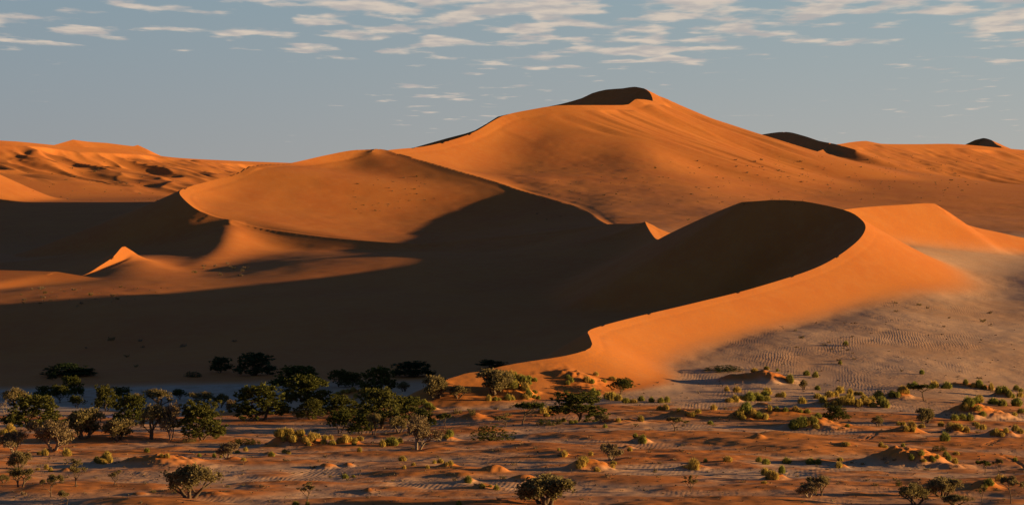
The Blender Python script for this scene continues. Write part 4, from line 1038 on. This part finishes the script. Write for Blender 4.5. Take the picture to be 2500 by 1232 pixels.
# stubble too small to count: low dead grass and twigs strewn over the flats and the dune apron, one mesh each field
def strew(name, boxes, seed, mat, label):
    R = random.Random(seed); V, Fc = [], []
    for x0, y0, x1, y1, n, s0, s1 in boxes:
        for _ in range(n):
            cx_, cy_ = R.uniform(x0, x1), R.uniform(y0, y1)
            if R.random() < 0.6: cx_ += R.gauss(0, 6); cy_ += R.gauss(0, 1.5)
            X, D, z = locate(cx_, cy_); s = R.uniform(s0, s1) * D * SC / F
            for b_ in range(9):
                a = R.uniform(0, 6.283); L = s * R.uniform(.4, 1.0); w = L * .22
                bx, by = X * SC + R.gauss(0, s * .35), D * SC + R.gauss(0, s * .35)
                tx, ty = bx + math.cos(a) * L * .6, by + math.sin(a) * L * .6
                i = len(V); px_, py_ = -math.sin(a) * w, math.cos(a) * w
                V += [(bx - px_, by - py_, z * SC - .1), (bx + px_, by + py_, z * SC - .1), (tx + px_, ty + py_, z * SC + L * R.uniform(.3, .7)), (tx - px_, ty - py_, z * SC + L * R.uniform(.3, .7))]
                Fc.append((i, i + 1, i + 2, i + 3))
    o = bpy.data.objects.new(name, pydata(name, V, Fc, mat)); COL.objects.link(o)
    o["kind"] = "stuff"; o["label"] = label; o["category"] = "stubble"
strew("dead_stubble", [(0, 1060, 2500, 1232, 900, 2.5, 6), (0, 1010, 1250, 1070, 160, 2.5, 5), (1250, 930, 2500, 1060, 380, 2.5, 5.5), (1880, 780, 2480, 930, 90, 2, 5)], 5, M_TWIG, "dead grass and twig litter strewn over the valley floor")
strew("apron_stubble", [(1300, 400, 2350, 500, 160, 1.6, 3.6), (1850, 380, 2400, 460, 90, 1.6, 3.6), (60, 380, 420, 490, 60, 1.6, 3.5), (850, 430, 1060, 520, 30, 1.6, 3.2), (60, 700, 420, 750, 40, 2, 4)], 6, M_DRY, "specks of dry scrub strewn over the dune aprons")
# ------------------------------------------------------------------ parked vehicle and walkers
def flat_mat(name, col, rough=0.5, metal=0.0, spec=0.5, noise=0.06):
    m, nt, out = new_mat(name); b = NB(nt)
    tc = b.n("ShaderNodeTexCoord").outputs["Object"]
    c = b.mix(b.map(b.noise(tc, 6, 3), 0.3, 0.8, 0, 1), col, tuple(max(0, x - noise) for x in col))
    bs = b.n("ShaderNodeBsdfPrincipled"); bs.inputs["Roughness"].default_value = rough; bs.inputs["Metallic"].default_value = metal
    bs.inputs["Specular IOR Level"].default_value = spec
    b.link(c, bs.inputs["Base Color"]); b.link(bs.outputs[0], out.inputs[0]); return m
M_WHITE = flat_mat("white_paint", (0.75, 0.76, 0.78), 0.35); M_GLASS = flat_mat("dark_glass", (0.02, 0.025, 0.03), 0.1, 0, 0.6, 0.01)
M_TYRE = flat_mat("tyre", (0.03, 0.03, 0.03), 0.9); M_RIM = flat_mat("rim", (0.4, 0.4, 0.42), 0.4, 0.8); M_LAMP = flat_mat("lamp", (0.6, 0.55, 0.5), 0.2); M_DARKP = flat_mat("dark_plastic", (0.04, 0.04, 0.045), 0.7)
def prism(name, prof, y0, y1, mat, parent, bev=0.04, inset=0.0):
    """side profile (x, z) extruded across the vehicle, narrower at the top by inset"""
    bm = bmesh.new(); zt = max(p[1] for p in prof); zb = min(p[1] for p in prof)
    def row(y, sgn): return [bm.verts.new((x, y - sgn * inset * (z - zb) / (zt - zb + 1e-6), z)) for x, z in prof]
    a, c = row(y0, -1), row(y1, 1)
    bm.faces.new(list(reversed(a))); bm.faces.new(c)
    for i in range(len(prof)): bm.faces.new((a[i], a[(i + 1) % len(prof)], c[(i + 1) % len(prof)], c[i]))
    bmesh.ops.recalc_face_normals(bm, faces=bm.faces)
    if bev: bmesh.ops.bevel(bm, geom=bm.edges[:], offset=bev, segments=2, affect='EDGES')
    me = bpy.data.meshes.new(name); bm.to_mesh(me); bm.free(); me.materials.append(mat)
    o = bpy.data.objects.new(name, me); COL.objects.link(o); o.parent = parent; return o
def disc(name, x, y, z, r, w, mat, parent, n=20):
    bm = bmesh.new(); bmesh.ops.create_cone(bm, cap_ends=True, segments=n, radius1=r, radius2=r, depth=w)
    bmesh.ops.rotate(bm, verts=bm.verts, matrix=Matrix.Rotation(math.pi / 2, 3, 'X'))
    bmesh.ops.bevel(bm, geom=[e for e in bm.edges if e.calc_length() < r], offset=w * 0.12, segments=2, affect='EDGES')
    bmesh.ops.translate(bm, verts=bm.verts, vec=(x, y, z))
    me = bpy.data.meshes.new(name); bm.to_mesh(me); bm.free(); me.materials.append(mat)
    o = bpy.data.objects.new(name, me); COL.objects.link(o); o.parent = parent; return o
def build_vehicle():
    X, D, z = locate(272, 1020)
    e = bpy.data.objects.new("parked_vehicle", None); COL.objects.link(e)
    e.location = (X * SC, D * SC, z * SC); e.rotation_euler = (0, 0, math.radians(172))
    top(e, "white off-road vehicle parked half hidden behind a dull green acacia", "vehicle")
    prism("body", [(-2.3, .45), (-2.3, 1.0), (-2.2, 1.1), (.9, 1.12), (2.15, 1.02), (2.3, .85), (2.32, .45), (1.9, .4), (-1.9, .4)], -.9, .9, M_WHITE, e, .05)
    cab = prism("cabin", [(-2.15, 1.1), (-2.05, 1.78), (-1.9, 1.85), (.25, 1.85), (.45, 1.78), (1.05, 1.12)], -.86, .86, M_WHITE, e, .04, .10)
    for s in (-1, 1):
        for x0, x1, x2, x3 in ((-1.95, -.95, -.95, -1.9), (-.88, -.02, -.02, -.88), (.05, .88, .38, .05)):
            w = prism("window", [(x0, 1.2), (x1, 1.2), (x2, 1.68), (x3, 1.68)], s * .835 - .02, s * .835 + .02, M_GLASS, cab, 0)
    prism("windscreen", [(.98, 1.2), (1.01, 1.2), (.52, 1.72), (.49, 1.72)], -.7, .7, M_GLASS, cab, 0)
    for x in (-1.45, 1.45):
        for s in (-1, 1):
            w = disc("wheel", x, s * .82, .38, .38, .26, M_TYRE, e); disc("rim", x, s * .90, .38, .21, .14, M_RIM, w)
    prism("bumper", [(2.25, .42), (2.42, .42), (2.42, .66), (2.25, .66)], -.88, .88, M_DARKP, e, .03)
    prism("roof_rack", [(-1.9, 1.9), (.1, 1.9), (.1, 1.95), (-1.9, 1.95)], -.7, .7, M_DARKP, e, .01)
    for s in (-1, 1): prism("headlight", [(2.27, .75), (2.34, .75), (2.32, .93), (2.25, .93)], s * .68 - .14, s * .68 + .14, M_LAMP, e, .02)
build_vehicle()

M_CLOTH = [flat_mat("dark_clothes", (0.035, 0.035, 0.045), 0.9, 0, 0.1, 0.01), flat_mat("brown_clothes", (0.09, 0.06, 0.045), 0.9, 0, 0.1, 0.02)]
M_SKIN = flat_mat("skin", (0.32, 0.2, 0.14), 0.7, 0, 0.2, 0.03); M_HAIR = flat_mat("hair", (0.03, 0.022, 0.018), 0.8, 0, 0.2, 0.01)
def person(px, py, yaw, stride, label, seed, cloth, lean=0.05):
    """walker: one skinned body, hat and pack as children"""
    X, D, z = locate(px, py)
    j = {'pel': (0, 0, .95), 'waist': (lean * .3, 0, 1.1), 'chest': (lean, 0, 1.36), 'neck': (lean * 1.3, 0, 1.50), 'head': (lean * 1.6, 0, 1.60), 'crown': (lean * 1.7, 0, 1.72)}
    for s, n in ((1, 'l'), (-1, 'r')):
        f = stride * s
        j.update({'sh' + n: (lean, s * .19, 1.43), 'el' + n: (lean - f * .35, s * .25, 1.15), 'ha' + n: (lean - f * .35 + .14, s * .24, .93), 'fi' + n: (lean - f * .35 + .17, s * .235, .83),
                  'hip' + n: (0, s * .10, .90), 'kn' + n: (f * .35 + .04, s * .11, .50), 'an' + n: (f * .75 - .03, s * .11, .10), 'to' + n: (f * .75 + .16, s * .12, .03)})
    ed = [('pel', 'waist'), ('waist', 'chest'), ('chest', 'neck'), ('neck', 'head'), ('head', 'crown')]
    for n in 'lr': ed += [('chest', 'sh' + n), ('sh' + n, 'el' + n), ('el' + n, 'ha' + n), ('ha' + n, 'fi' + n), ('pel', 'hip' + n), ('hip' + n, 'kn' + n), ('kn' + n, 'an' + n), ('an' + n, 'to' + n)]
    rad = dict(pel=.15, waist=.13, chest=.16, neck=.055, head=.10, crown=.07, sh=.075, el=.05, ha=.035, fi=.028, hip=.10, kn=.065, an=.045, to=.04)
    names = list(j); me = bpy.data.meshes.new("body")
    me.from_pydata([j[n] for n in names], [(names.index(a), names.index(b)) for a, b in ed], [])
    e = bpy.data.objects.new("person", None); COL.objects.link(e); e.location = (X * SC, D * SC, z * SC - .03); e.rotation_euler = (0, 0, yaw)
    o = bpy.data.objects.new("body", me); COL.objects.link(o); o.parent = e
    md = o.modifiers.new("skin", 'SKIN')
    for v, n in zip(me.skin_vertices[0].data, names):
        r = rad.get(n) or rad[n[:2]] if n in rad or n[:2] in rad else rad[n[:3]]
        v.radius = (r, r); v.use_root = (n == 'pel')
    md.use_smooth_shade = True
    sub = o.modifiers.new("sub", 'SUBSURF'); sub.levels = 1; sub.render_levels = 1
    me.materials.append(cloth)
    hc = Vector(j['head'])
    for nm, c, r, m in (("face", hc + Vector((.035, 0, .02)), (.085, .08, .11), M_SKIN), ("hair", hc + Vector((-.015, 0, .06)), (.115, .105, .12), M_HAIR), ("backpack", Vector((lean - .2, 0, 1.28)), (.10, .16, .22), M_CLOTH[1])):
        bm = bmesh.new(); bmesh.ops.create_icosphere(bm, subdivisions=2, radius=1.0)
        for v in bm.verts: v.co = Vector((v.co.x * r[0], v.co.y * r[1], v.co.z * r[2])) + c
        mm = bpy.data.meshes.new(nm); bm.to_mesh(mm); bm.free(); mm.materials.append(m)
        q = bpy.data.objects.new(nm, mm); COL.objects.link(q); q.parent = e
    top(e, label, "person", "walkers on the crescent dune's crest")
person(1882.5, 488.6, math.radians(200), .28, "person in dark clothes walking ahead of another on the crescent dune's crest", 1, M_CLOTH[0])
person(1886, 488.6, math.radians(195), .22, "person in brown walking just behind another on the crescent dune's crest", 2, M_CLOTH[1])
person(1960, 491.5, math.radians(160), .30, "lone person leaning forward on the crescent dune's crest", 3, M_CLOTH[0], .22)
